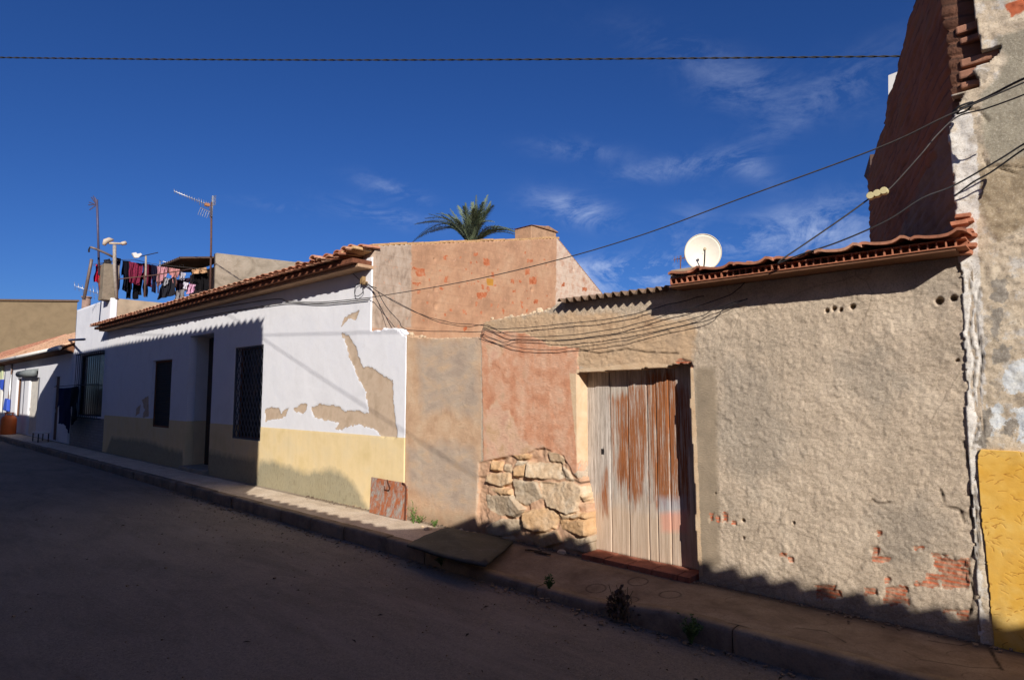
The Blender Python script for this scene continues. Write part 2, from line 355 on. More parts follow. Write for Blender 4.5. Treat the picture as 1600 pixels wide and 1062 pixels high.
M_BLACK = simple('black_iron', (.025, .022, .022), .6, .3, .3, 20, .2)
M_DARK = simple('dark_interior', (.012, .011, .012), .9, 0, .2, 6, 0)
M_WIRE = simple('cable_sheath', (.028, .026, .026), .7, 0, .3, 30, .1)
M_WIREG = simple('grey_cable_sheath', (.07, .062, .056), .75, 0, .3, 30, .1)
M_BROWN = simple('brown_timber', lin((124,84,58)), .85, 0, .35, 12, .4, .2, (1, 8, 8))
M_STEEL = simple('galvanised_steel', (.55, .54, .53), .45, .8, .2, 20, .1)
M_RUSTPOLE = simple('rusty_pole', lin((98,72,62)), .8, .2, .35, 20, .3)
M_FIBRE = simple('fibre_cement', lin((120,98,80)), .95, 0, .35, 8, .5, .1)
M_STONE = simple('rubble_stone', lin((206,182,150)), .95, 0, .3, 9, .6, .1)
M_BRICKH = simple('hollow_brick', lin((172,112,84)), .95, 0, .35, 14, .4, .1)
# ------------------------------------------------------------------ STREET
def smooth(e0, e1, x):
    t = np.clip((x-e0)/(e1-e0), 0, 1); return t*t*(3-2*t)
KY = 4.40
def drop(X, Y):
    prof = smooth(-5.5, -4.6, X)*(1-smooth(-3.3, -2.4, X))
    return -.085*prof*smooth(5.15, 4.55, Y)
def grid_sheet(name, xs, ys, zf, mat, attrf=None, label=None):
    X, Y = np.meshgrid(xs, ys, indexing='ij'); Z = zf(X, Y)
    idx = np.arange(X.size).reshape(X.shape)
    Q = np.stack([idx[:-1,:-1], idx[1:,:-1], idx[1:,1:], idx[:-1,1:]], -1).reshape(-1, 4)
    o = bigmesh(name, np.stack([X, Y, Z], -1).reshape(-1, 3), Q, mat, None, attrf(X, Y) if attrf else None)
    tag(o, kind='structure'); return o
o = grid_sheet('ground', np.linspace(-900, 900, 7), np.linspace(-900, 900, 7), lambda X, Y: 0*X-.35, simple('bare_earth', (.16,.12,.085), .95, 0, .3, .5, .4))
xs = np.concatenate([np.linspace(-90, -12, 80), np.linspace(-11.9, 6, 360), np.linspace(6.5, 40, 30)])
ys = np.linspace(-1.4, KY+.01, 116)
o = grid_sheet('road', xs, ys, lambda X, Y: -.155+.012*(fbm(X, Y, .8, 3, 5)-.5)+.006*(fbm(X, Y, 6, 3, 9)-.5)+.05*(1-((Y-1.5)/3.2)**2)*0+(-.012)*smooth(3.9, 4.4, Y), M_ASPH)
# pavement (front strip behind the kerb)
RINGS = [G(*q) for q in [(931,906),(997,905),(981,926),(1047,926),(1108,915),(1100,950),(870,900)]]
for k in range(9):
    RINGS += [(-2.35+k*.3+.04*math.sin(k*3), 4.66+.03*math.sin(k*5)), (-2.2+k*.3, 4.98+.03*math.cos(k*7))]
def pave_attr(X, Y):
    ring = np.full(X.shape, 1.)
    for i, (a, b) in enumerate(RINGS):
        rr = np.abs(np.hypot(X-a, Y-b)-.088); fade = .0 if i < 4 else .004+.006*vnoise(X*4, Y*4, i)
        ring = np.minimum(ring, rr+fade)
    ck = sd_line([G(*q) for q in [(1522,968),(1530,990),(1545,1010),(1556,1030),(1566,1046)]], X, Y)-.006*vnoise(X*30, Y*30, 3)
    for L in ([(1413,1016),(1440,1030),(1520,1042),(1560,1043)], [(1243,980),(1290,985),(1322,1003)], [(1324,950),(1326,975)], [(772,887),(800,893),(812,889)], [(1450,1000),(1500,1008),(1560,1000)]):
        ck = np.minimum(ck, sd_line([G(*q) for q in L], X, Y)+.006-.006*vnoise(X*30, Y*30, 3))
    dirt = smooth(5.1, 5.3, Y)*.3-.2+.1*fbm(X, Y, 2, 3, 8)
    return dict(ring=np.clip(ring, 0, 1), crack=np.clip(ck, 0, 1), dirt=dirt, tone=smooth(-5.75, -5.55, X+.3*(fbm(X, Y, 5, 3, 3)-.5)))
xs = np.concatenate([np.linspace(-90, -9, 300), np.arange(-8.9, -5.6, .04), np.arange(-5.6, 1.6, .012), np.linspace(1.7, 40, 60)])
ys = np.concatenate([np.linspace(KY+.11, 5.36, 82)])
def pave_z(X, Y): return drop(X, Y)+.008*(fbm(X, Y, 2.5, 3, 2)-.5)+.003*(fbm(X, Y, 14, 3, 4)-.5)
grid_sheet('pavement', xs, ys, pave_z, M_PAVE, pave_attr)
def kerb():
    V = []; Q = []
    def seg(x0, x1, n, gap):
        xs = np.linspace(x0+gap, x1-gap, n); k0 = len(V)
        jit = rng.uniform(-.006, .006) if gap > .001 else 0
        prof = [(KY+.005, -.25), (KY, -.035), (KY+.012, -.008), (KY+.035, 0), (KY+.125, 0.002), (KY+.125, -.2)]
        for x in xs:
            dz = float(drop(np.array(x), np.array(KY+.1))); wob = .006*float(fbm(np.array([x]), np.array([1.]), 3, 3, 7)[0])
            for j, (y, z) in enumerate(prof):
                r = .004*(float(vnoise(np.array([x*9]), np.array([j*3.]), 6)[0])-.5)
                V.append((x, y+jit+wob+r, z+dz*(1 if z > -.15 else 0)+jit*.5+r))
        m = len(prof)
        for i in range(n-1):
            for j in range(m-1): Q.append((k0+i*m+j, k0+(i+1)*m+j, k0+(i+1)*m+j+1, k0+i*m+j+1))
        for e in (0, n-1):
            b = k0+e*m; Q.append((b, b+1, b+2, b+5)); Q.append((b+2, b+3, b+4, b+5))
    x = -60.
    while x < -5.5:
        L = .78+.1*rng.rand(); seg(x, min(x+L, -5.4), 5, .006); x += L
    x = -5.4
    while x < 12:
        L = 1.2+.7*rng.rand(); seg(x, x+L, int(L*26)+4, .0035); x += L
    o = bigmesh('kerb', V, Q, M_KERB, None, None, True); tag(o, kind='structure')
kerb()
# loose grit on the road
def grit():
    mb = MB()
    for i in range(1100):
        x = rng.uniform(-14, 3); y = KY-abs(rng.normal(0, .5)) if rng.rand() < .6 else rng.uniform(.8, KY); r = rng.uniform(.002, .007)*(1 if rng.rand() < .95 else 1.7)
        if y > KY-.02: continue
        mb.cur = rng.rand(); z = -.158 if y > 4 else -.15
        mb.obox((x, y, z+r*.5), (r, r*.3, 0), (-r*.3, r*.8, 0), (r*.1, 0, r*.55))
    o = mb.build('road_grit', simple('grit', lin((136,120,102)), .95, 0, .75, 1.3, 0)); tag(o, kind='stuff')
grit()
def leaves():
    mb = MB()
    for i in range(90):
        x = rng.uniform(-12, -.5); y = rng.uniform(1.8, KY-.05) if rng.rand() < .5 else KY-.03-abs(rng.normal(0, .12)); r = rng.uniform(.012, .03); a = rng.uniform(0, 6)
        p = Vector((x, y, -.142 if y < 3.9 else -.150)); d = Vector((math.cos(a), math.sin(a), .15))*r; q = Vector((-math.sin(a), math.cos(a), .1))*r*.4
        mb.add([p-d, p-q+Vector((0, 0, .004)), p+d, p+q+Vector((0, 0, .006))], [(0, 1, 2, 3)])
    o = mb.build('fallen_leaves', simple('dark_leaf', (.03,.022,.015), .8, 0, .5, 3, 0), None, False, 0, .002); tag(o, kind='stuff')
leaves()
def litter():
    mb = MB()
    for i in range(1500):
        if rng.rand() < .62: x = rng.uniform(-13, .5); y = KY-.015-abs(rng.normal(0, .09)); z = -.160
        else:
            x = rng.uniform(-9.5, .3); y = D-.02-abs(rng.normal(0, .045)); z = .004
        r = rng.uniform(.003, .011)*(1 if rng.rand() < .93 else 1.8); a = rng.uniform(0, 3.1)
        mb.obox((x, y, z+r*.4), (r*math.cos(a), r*math.sin(a), r*.1), (-r*.7*math.sin(a), r*.7*math.cos(a), 0), (r*.2, 0, r*.45))
    o = mb.build('gutter_dirt', simple('dirt_crumbs', lin((138,118,96)), .95, 0, .55, 2, 0)); tag(o, kind='stuff')
litter()
# ------------------------------------------------------------------ WHITE HOUSE
XL, XC, XR = -21.40, -7.82, -6.95          # left end, upper corner, lower corner
wh = root('white_house', 'long low white house with cream plinth and peeling paint, front partly in shadow', 'house', (-14, D, 0))
OP = dict(win=(*[F(237,615)[0]], F(267,615)[0], F(250,668)[1], F(250,563)[1]),
          door=(F(293,620)[0], F(331,620)[0], .02, 2.98),
          grille=(F(365,615)[0], F(410,615)[0], F(388,687)[1], F(388,541)[1]))
PEEL = [[(414,641),(424,636),(436,638),(440,648),(446,638),(452,637),(446,650),(438,654),(425,655),(415,658)],
 [(458,640),(468,632),(480,631),(479,641),(472,646),(462,642)],
 [(487,636),(500,631),(527,634),(540,643),(556,641),(576,645),(572,610),(560,590),(548,560),(540,535),(533,518),(545,525),(556,540),(562,560),(568,575),(580,573),(600,588),(614,595),(615,625),(618,655),(622,684),(600,684),(588,672),(565,663),(548,664),(535,672),(525,670),(530,660),(505,655),(490,650)],
 [(533,512),(540,495),(553,488),(561,486),(556,500),(548,496),(540,503)],
 [(222,625),(232,618),(233,650),(222,653),(226,640)], [(213,638),(220,632),(218,645),(212,650)],
 [(626,516),(640,515),(640,522),(631,524)]]
DAMP = [[(405,722),(425,719),(440,725),(480,738),(520,733),(545,745),(565,775),(578,800),(400,764)],
        [(175,683),(230,688),(262,700),(285,705),(288,740),(165,710)], [(325,705),(400,718),(408,765),(325,750)]]
def in_rect(u, v, r): return (u > r[0]) & (u < r[1]) & (v > r[2]) & (v < r[3])
def wkeep(u, v):
    j = .03*(fbm(u, v, 12, 3, 3)-.5)
    k = (v < 3.72) & ((u < XC+j*.1) | (v < 2.60+j*2-.13*smooth(XR-.3, XR, u)))
    for r in OP.values(): k &= ~in_rect(u, v, r)
    return k
def wattr(U, V):
    return dict(peel=sd_union([pxF(P) for P in PEEL], U, V), plinth=np.clip(1.066-V, -.4, .4), damp=sd_union([pxF(P) for P in DAMP], U, V))
def wheight(U, V):
    p = wattr(U, V)['peel']+.02*(fbm(U, V, 16, 3, 6)-.5)*2
    return .012*(fbm(U, V, 1.6, 4, 1)-.5)+.003*(fbm(U, V, 11, 3, 2)-.5)+.007*smooth(.004, -.004, p)+.004*(V < 1.066)
us = np.unique(np.round(np.concatenate([np.linspace(XL, -12.6, 230), np.linspace(-12.6, XR, 300), [r[0] for r in OP.values()], [r[1] for r in OP.values()]]), 4))
vs = np.unique(np.round(np.concatenate([np.linspace(-.05, 3.72, 190), [r[2] for r in OP.values()], [r[3] for r in OP.values()]]), 4))
wall_grid('front_wall', wh, M_WHITE, fmap(), us, vs, wkeep, wheight, .16, wattr)
for _n, _m, _a, _b in (('door_reveal', M_CREAM, 1.066, 2.98), ('door_reveal_base', simple('reveal_plinth', lin((226,200,152)), .9, 0, .12, 3, .2), .02, 1.062)):
    x0, x1 = OP['door'][:2]; 
    for xx in (x0-.05, x1): mb = MB(); mb.box(xx, xx+.05, D+.165, D+.46, _a, _b); mb.build(_n, _m, wh)
    if _a > 1: mb = MB(); mb.box(x0-.05, x1+.05, D+.165, D+.46, 2.983, 3.04); mb.build('door_lintel', _m, wh)
# gable wall, faces right
def zt(y):   # roof line of the gable
    return np.interp(y, [5.2, 9.70, 11.6], [3.86, 4.82, 3.66])
BR = [(275,430,300,460),(110,510,170,560),(80,590,140,615),(115,645,130,670),(285,555,305,595),(250,625,285,645),(460,415,490,435),(525,450,560,495),(570,530,588,565),(480,655,545,692),(510,610,525,640),(565,720,585,745),(690,565,715,600),(740,578,760,600),(790,450,828,475),(780,510,810,550),(805,560,850,610),(705,640,725,660),(750,710,765,755),(835,700,860,725),(395,760,420,785),(400,865,425,890),(365,620,375,650),(170,710,185,730),(225,790,240,810),(1000,600,1025,625),(1130,625,1160,650),(475,700,485,740),(545,620,560,660),(90,495,108,520),(440,470,450,500),(255,515,275,530),(620,780,650,790),(420,600,470,606)]
_r = np.random.RandomState(5)
for _k in range(46):
    _x, _y = _r.uniform(100, 940), _r.uniform(400, 840); _w, _h = _r.uniform(5, 17), _r.uniform(6, 20); BR.append((_x, _y, _x+_w, _y+_h))
def gp(c): return (620+c[0]/3.93, 290+c[1]/3.93)
def gattr(U, V):
    def conv(P): return [SX(x, y, XC) for x, y in P]
    bs = []
    for a, b, c, d in BR:
        w = rng.uniform(-3, 3, 8)
        bs.append(conv([gp(q) for q in ((a+w[0], b+w[1]), (c+w[2], b+w[3]), (c+w[4], d+w[5]), (a+w[6], d+w[7]))]))
    return dict(brick=sd_union(bs, U, V, .2), ochre=sd_union([conv([gp(q) for q in ((540,570),(585,575),(583,618),(545,612))])], U, V, .2),
      greyl=sd_union([conv([(570,370),(641,370),(640,512),(570,514)])], U, V), pale=sd_union([conv([(868,350),(960,350),(960,500),(866,490)])], U, V))
def gheight(U, V):
    h = .02*(fbm(U, V, 2, 4, 21)-.5)+.012*(fbm(U, V, 14, 4, 22)-.5)
    for cx, cz, r in [(228,640,.05), (230,740,.07), (225,455,.04), (915,487,.03), (1075,520,.04), (820,640,.05)]:
        y0, z0 = SX(*gp((cx, cz)), XC); dd = np.hypot(U-y0, (V-z0)*.7); h -= .03*smooth(r*.7, r*.2, dd)*(fbm(U, V, 25, 2, 3)+.3)
    return h
rng_state = rng.get_state()
wall_grid('gable_wall', wh, M_GABLE, lambda u, v, h: np.stack([XC+.035+h, u, v], -1), np.arange(D+.016, 11.6, .022), np.concatenate([[0, .8], np.arange(1.6, 4.9, .022)]),
          lambda u, v: v < zt(u), gheight, .3, gattr)
# coping along the gable: bedded half tiles end to end
mb = MB()
y = D-.02
while y < 9.6:
    L = .30+.04*rng.rand(); z0 = float(zt(y)); z1 = float(zt(min(y+L, 9.7))); mb.cur = .35+.6*rng.rand(); e = rng.uniform(-.01, .012)
    mb.hexa([(XC-.26, y+.006, z0+.0), (XC+.035, y+.006, z0+e), (XC+.035, y+L-.006, z1+e), (XC-.26, y+L-.006, z1), (XC-.26, y+.006, z0+.055), (XC+.03, y+.006, z0+.04+e), (XC+.03, y+L-.006, z1+.04+e), (XC-.26, y+L-.006, z1+.055)])
    y += L
mb.build('coping', simple('sandy_brick', lin((198,156,108), .85), .95, 0, .35, 9, .5), wh, bevel=.006)
mb = MB(); mb.hexa([(XC-.2, 9.7, 4.80), (XC+.03, 9.7, 4.80), (XC+.03, 11.5, 3.70), (XC-.2, 11.5, 3.70), (XC-.2, 9.7, 4.85), (XC+.03, 9.7, 4.85), (XC+.03, 11.5, 3.75), (XC-.2, 11.5, 3.75)])
mb.build('verge_strip', simple('verge_mortar', lin((150,112,86)), .95, 0, .3, 12, .4), wh)
# chimney with gabled cap
y0, y1 = SX(829,365,XC)[0], SX(868,365,XC)[0]; zb = float(zt(y1))-.12; zp = SX(850,352,XC)[1]
mb = MB(); mb.box(XC-.42, XC+.02, y0, y1, zb-.2, zb+.24); ch = mb.build('chimney', simple('chimney_render', lin((190,150,116), .85), .95, 0, .3, 8, .6), wh, bevel=.015)
mb = MB(); mb.prism([(y0-.03, zb+.245), (y1+.05, zb+.245), (y1+.02, zp-.06), ((y0+y1)/2+.12, zp), ((y0+y1)/2-.02, zp-.03)], 0, XC-.45, XC+.05)
mb.build('chimney_cap', simple('cap_mortar', lin((170,130,100), .85), .95, 0, .4, 12, .6), ch, bevel=.012)
# tiled roof
def tile_roof(name, parent, x0, x1, y0, z0, y1, z1, period=.235, course=.36, amp=.045, mat=None, res=8, seed=3, mess=0., cut=None):
    L = math.hypot(y1-y0, z1-z0); rows = int(L/course); ty, tz = (y1-y0)/L, (z1-z0)/L; ny, nz = -tz, ty
    V = []; Q = []; R = []; r_ = np.random.RandomState(seed)
    ncol = int((x1-x0)/period)
    for r in range(rows):
        s0 = r*course-.03; s1 = (r+1)*course+.02
        for c in range(ncol):
            for kind in (0, 1):       # 0 pan, 1 cover
                cx = x0+(c+.5*kind+.25)*period; rd = r_.rand(); jx, js, jz = r_.uniform(-1, 1, 3)*np.array([.006, .015+mess, .004+mess*.3])
                k = len(V)
                for s, w in ((s0, .56 if kind else .5), (s1, .5 if kind else .56)):
                    lift = (.028 if s == s0 else .004)+(.022 if kind else -.004)+jz
                    for i in range(res+1):
                        a = math.pi*i/res; dx = -math.cos(a)*w*period*.62; dn = math.sin(a)*amp*(1 if kind else -.7)
                        ss = s+js; n_ = lift+dn
                        V.append((cx+jx+dx, y0+ty*ss+ny*n_, z0+tz*ss+nz*n_)); R.append(rd)
                m_ = res+1
                for i in range(res): Q.append((k+i, k+i+1, k+m_+i+1, k+m_+i))
                # thickness lip at the front
                kk = len(V)
                for i in range(res+1):
                    p = V[k+i]; V.append((p[0], p[1]-ny*.013, p[2]-nz*.013)); R.append(rd)
                for i in range(res): Q.append((kk+i, kk+i+1, k+i+1, k+i))
                kb = len(V)
                for i in range(res+1):
                    p = V[k+m_+i]; V.append((p[0], p[1]-ny*.013, p[2]-nz*.013)); R.append(rd)
                for i in range(res): Q.append((kb+i, kb+i+1, kk+i+1, kk+i))
    return bigmesh(name, V, Q, mat or M_TILE, parent, dict(rnd=R), True)
def flat_tiles(name, parent, x0, x1, y0, z0, y1, z1, wid=.335, course=.38, seed=3, mat=None):
    L = math.hypot(y1-y0, z1-z0); rows = int(L/course); ty, tz = (y1-y0)/L, (z1-z0)/L; ny, nz = -tz, ty
    r_ = np.random.RandomState(seed); V = []; Q = []; Rr = []; res = 12; nc = int(round((x1-x0)/wid)); wd = (x1-x0)/nc
    prof = lambda t: .006+.026*math.exp(-((t-.86)/.11)**2)+.012*math.exp(-((t-.10)/.10)**2)+.004*math.sin(t*9)
    for r in range(rows):
        for c in range(nc):
            jx, js, jz, tl, rd = r_.uniform(-.008, .008), r_.uniform(-.022, .022), r_.uniform(-.004, .006), r_.uniform(-.014, .014), r_.rand()
            chip = r_.rand() < .35; k = len(V)
            for (s, li) in ((r*course-.02, .030), (r*course+.12, .024), ((r+1)*course+.03, .004)):
                for th in (0, .020):
                    for i in range(res+1):
                        t = i/res; ss = s+js+(r_.uniform(0, .03) if chip and li > .029 and t > .6 else 0)
                        n_ = li+prof(t)+jz+tl*(t-.5)-th
                        V.append((x0+c*wd+jx+t*wd*1.03, y0+ty*ss+ny*n_, z0+tz*ss+nz*n_)); Rr.append(rd)
            m_ = res+1
            for a in range(2):
                for i in range(res):
                    b0 = k+a*2*m_+i; b1 = b0+2*m_
                    Q += [(b0, b0+1, b1+1, b1), (b0+m_, b1+m_, b1+m_+1, b0+m_+1)]
                for e in (0, res): b0 = k+a*2*m_+e; Q.append((b0, b0+2*m_, b0+3*m_, b0+m_) if e == 0 else (b0, b0+m_, b0+3*m_, b0+2*m_))
            for i in range(res): Q.append((k+i, k+m_+i, k+m_+i+1, k+i+1))
    return bigmesh(name, V, Q, mat or M_TILE, parent, dict(rnd=Rr), False)
EY, EZ = 4.93, 3.69
tile_roof('tiled_roof', wh, XL-.25, XC-.0, EY-.05, EZ-.012, 9.70, 4.80, res=5, amp=.026)
# roof body under the tiles (slab) + back slope
mb = MB(); mb.prism([(EY+.05, EZ-.06), (9.7, 4.74), (11.6, 3.55), (11.6, 3.4), (9.7, 4.5), (EY+.05, EZ-.075-.03)], 0, XL-.2, XC-.31)
mb.build('roof_deck', M_BROWN, wh)
mb = MB(); mb.box(XL-.22, XC+.0, EY+.03, D+.1, EZ-.10, EZ-.035); mb.build('eave_bricks', simple('eave_brick', lin((120,74,52)), .95, 0, .4, 14, .5), wh)
mb = MB(); mb.box(XL-.1, XC+.01, EY+.12, D+.06, EZ-.155, EZ-.102); mb.build('cornice', simple('cornice_render', lin((186,150,118)), .95, 0, .3, 6, .5), wh, bevel=.01)
# broken tiles at the corner
mb = MB()
for i in range(26):
    x = rng.uniform(XC-1.5, XC+.02); z = EZ+.03+.05*rng.rand()+.07*max(0, (x-XC+1.2)); y = EY+.05+rng.rand()*.45; a = rng.uniform(-.5, .5); mb.cur = rng.rand()
    L = .12+.1*rng.rand(); w = .07+.03*rng.rand()
    vs_ = []
    for s in (-1, 1):
        for j in range(7):
            t = math.pi*j/6; vs_.append((x-math.cos(t)*w+s*L*.2*a, y+s*L, z+math.sin(t)*.05+s*.02*a))
    for s in (-1, 1):
        for j in range(7):
            t = math.pi*j/6; vs_.append((x-math.cos(t)*w*.84+s*L*.2*a, y+s*L, z-.012+math.sin(t)*.045+s*.02*a))
    fs = [(j, j+1, 8+j, 7+j) for j in range(6)]+[(14+j, 21+j, 22+j, 15+j) for j in range(6)]+[(j, 14+j, 15+j, j+1) for j in range(6)]+[(7+j, 8+j, 22+j, 21+j) for j in range(6)]
    mb.add(vs_, fs)
mb.build('broken_tiles', M_TILE, wh, smooth=False)
mb = MB()
for i in range(9):
    x = XC-.75+.09*i; mb.obox((x, EY+.20, EZ+.03+.012*i), (.04, .0, 0), (0, .16, .0), (0, 0, .022))
mb.build('mortar_bedding', simple('bedding_mortar', lin((206,168,120)), .95, 0, .35, 20, .6), wh, bevel=.01)
# corner render block where the eave dies into the gable
# windows and doors of the white house
def window(parent, r, Y, depth, kind, frame=M_BROWN):
    x0, x1, z0, z1 = r; t = .045
    mb = MB()
    for a in ((x0+.002, x0+t, z0, z1), (x1-t, x1-.002, z0, z1)): mb.box(a[0], a[1], Y+depth-.04, Y+depth+.02, a[2], a[3])
    mb.box(x0+t, x1-t, Y+depth-.038, Y+depth+.018, z1-t, z1); mb.box(x0+t, x1-t, Y+depth-.038, Y+depth+.018, z0, z0+t)
    w = mb.build('window', frame, parent, bevel=.004)
    mb = MB(); mb.box(x0+t, x1-t, Y+depth, Y+depth+.012, z0+t, z1-t)
    if kind == 'shutter':
        for k in range(int((z1-z0-.1)/.055)): mb.obox(((x0+x1)/2, Y+depth-.008, z0+t+.03+.055*k), ((x1-x0)/2-t, 0, 0), (0, .012, .008), (0, -.001, .02))
        mb.build('shutter', simple('dark_shutter', (.030,.026,.024), .7, 0, .3, 12, .2), w)
    else:
        mb.build('pane', simple('dark_glass', (.02,.021,.024), .25, 0, .1, 2, 0, .5), w)
    return w
window(wh, OP['win'], D, .10, 'shutter')
w = window(wh, OP['grille'], D, .16, 'pane')
x0, x1, z0, z1 = OP['grille']; mb = MB()
for sgn in (1, -1):
    for k in range(-12, 24):
        u0 = x0+k*.14; pts = []
        for t in np.linspace(0, 1, 2):
            pts.append((u0+sgn*(z1-z0)*.62*t if sgn > 0 else u0+(z1-z0)*.62-(z1-z0)*.62*t, D+.03, z0+(z1-z0)*t))
        (ax, ay, az), (bx_, by, bz) = pts
        t0, t1 = 0., 1.
        dx = bx_-ax
        ts = sorted(((x0-ax)/dx, (x1-ax)/dx)); t0 = max(0, ts[0]); t1 = min(1, ts[1])
        if t1-t0 > .03: mb.tube([(ax+dx*t0, ay+.003*sgn, az+(bz-az)*t0), (ax+dx*t1, ay+.003*sgn, az+(bz-az)*t1)], .008, 5)
mb.box(x0, x0+.03, D+.01, D+.045, z0, z1); mb.box(x1-.03, x1, D+.01, D+.045, z0, z1); mb.box(x0+.03, x1-.03, D+.01, D+.045, z1-.03, z1); mb.box(x0+.03, x1-.03, D+.01, D+.045, z0, z0+.03)
mb.build('lattice_grille', simple('grey_lattice', (.11,.11,.12), .6, .2, .2, 9, 0), w)
x0, x1, z0, z1 = OP['door']
mb = MB(); mb.box(x0, x1, D+.42, D+.45, z0, z1-.02)
for i in range(2):
    for j in range(3):
        a = x0+.1+i*(x1-x0-.2)/2; b = a+(x1-x0-.2)/2-.08; c = z0+.12+j*(z1-.2)/3; mb.box(a, b, D+.402, D+.419, c, c+(z1-.2)/3-.1)
dd = mb.build('door', simple('dark_door_wood', (.04,.028,.022), .6, 0, .3, 6, .2), wh, bevel=.006)
mb = MB(); mb.tube([(x1-.12, D+.40, 1.05), (x1-.12, D+.36, 1.05), (x1-.2, D+.36, 1.05)], .01); mb.build('handle', M_STEEL, dd, True)
mb = MB(); mb.box(x0-.03, x1+.03, D-.12, D+.40, -.02, .09); mb.build('doorstep', simple('step_concrete', lin((150,140,124)), .95, 0, .2, 5, .4), wh, bevel=.015)
# ------------------------------------------------------------------ LOW RUIN HOUSE
XT = -.56
lh = root('low_house', 'low ruined house with rough bare plaster, rubble patch and a weathered plank door', 'house', (-3.5, D, 0))
TOP = pxF([(628,518),(645,527),(700,528),(750,527),(757,503),(800,495),(855,486),(870,474),(960,462),(1045,449)])
topx = [p[0] for p in TOP]+[-.3]; topz = [p[1] for p in TOP]+[2.66]
DL, DR = F(902,700)[0], F(1080,700)[0]
def door_edge(v, side):
    z = [0, .25, .5, .8, 1.2, 1.6, 1.93]
    if side: return np.interp(v, z, [-2.665, -2.675, -2.685, -2.68, -2.70, -2.71, -2.695])+.02*(fbm(v, v*0+3, 9, 3, 5)-.5)
    return np.where(v < .85, np.interp(v, z, [DL+.10, DL+.10, DL+.09, DL+.005, DL, DL, DL])+.012*(fbm(v, v*0+1, 9, 3, 4)-.5), DL+.002)
def lkeep(u, v):
    t = np.interp(u, topx, topz)+.03*(fbm(u, v*0, 9, 3, 12)-.5)
    lin_ = np.interp(u, [DL, -3.5, -3.3, -3.0, -2.85, -2.66], [1.885, 1.90, 1.905, 1.91, 1.935, 1.955])+np.where(u > -3.5, .03, .003)*(fbm(u, u*0+7, 12, 3, 6)-.5)
    k = v < t
    return k & ~((u > door_edge(v, 0)) & (u < door_edge(v, 1)) & (v < lin_))
STN = [[(205,630),(300,640),(320,700),(255,735),(215,715)],[(310,640),(440,640),(480,660),(455,755),(420,768),(340,740),(320,700)],[(245,755),(350,735),(385,770),(370,825),(300,840),(250,815)],
[(95,690),(200,690),(250,745),(215,780),(150,768),(100,740)],[(265,560),(395,570),(410,625),(330,630),(262,620)],[(386,792),(500,783),(515,850),(480,855),(400,825)],[(340,520),(380,512),(410,545),(405,570),(350,558)],
[(100,610),(190,600),(200,640),(160,660),(100,640)],[(190,525),(280,530),(275,550),(230,555)],[(472,695),(500,650),(520,665),(518,740),(495,740)],[(110,662),(195,665),(200,688),(150,688)],[(152,785),(238,792),(243,820),(215,845),(108,858),(100,810)],
[(402,577),(430,600),(443,635),(415,632)],[(120,555),(165,560),(160,597),(120,592)],[(168,570),(200,575),(198,600),(168,598)],[(387,762),(470,766),(480,783),(397,785)],[(206,582),(255,565),(258,618),(215,620)],[(262,850),(380,832),(400,880),(300,905)],
[(90,860),(200,855),(255,880),(250,930),(100,900)],[(405,862),(515,862),(520,930),(410,900)],[(225,555),(262,560),(250,575),(210,575)],[(445,770),(512,752),(515,778),(485,785)]]
def cz(P): return [(720+a/2.5275, 500+b/2.5275) for a, b in P]
def c3(a, b, c, d): return [(1060+x/2.933, 700+y/2.933) for x, y in bxp(a, b, c, d)]
BRK = [c3(630,632,720,690), c3(700,650,745,685), c3(950,640,1045,690), c3(935,680,1055,712), c3(1175,508,1330,548), c3(1190,548,1330,568), c3(1207,567,1330,640), c3(1140,580,1195,632), c3(1090,610,1150,630), c3(888,460,915,490), c3(890,498,975,518),
       c3(145,298,160,335), c3(178,312,190,335), c3(203,298,225,338), c3(248,335,265,348), c3(1212,742,1330,750), c3(1275,755,1325,785), c3(952,592,968,615), c3(470,480,495,495), c3(508,500,522,520), c3(1085,452,1122,465), c3(915,382,930,398), c3(855,640,905,668), c3(1165,485,1235,495),
       [(1057,566),(1064,560),(1078,565),(1082,574),(1060,574)]]
STAIN = [[(1130,560),(1200,580),(1250,700),(1180,770),(1110,700)],[(1360,800),(1450,780),(1490,830),(1420,890),(1370,860)],[(1400,420),(1500,400),(1510,480),(1430,470)],[(1300,560),(1380,540),(1420,600),(1360,650)]]
HOLES = [(1292,485,.02),(1303,482,.02),(1314,484,.017),(1332,479,.024),(1467,470,.034),(1490,466,.026),(1496,563,.012),(1161,813,.018),(1240,817,.012),(1162,840,.01),(1118,770,.008)]
CRK = [pxF([(1505,690),(1520,740),(1516,800),(1527,850),(1512,880),(1522,930),(1515,960)])]+[pxF([(1470,765),(1478,790),(1500,795),(1507,815)])]+[pxF([(900,545),(935,552),(980,545),(1010,550),(1060,552)])]+[pxF([(875,740),(905,755),(915,750)])]+[pxF([(1363,780),(1372,786),(1390,784)])]
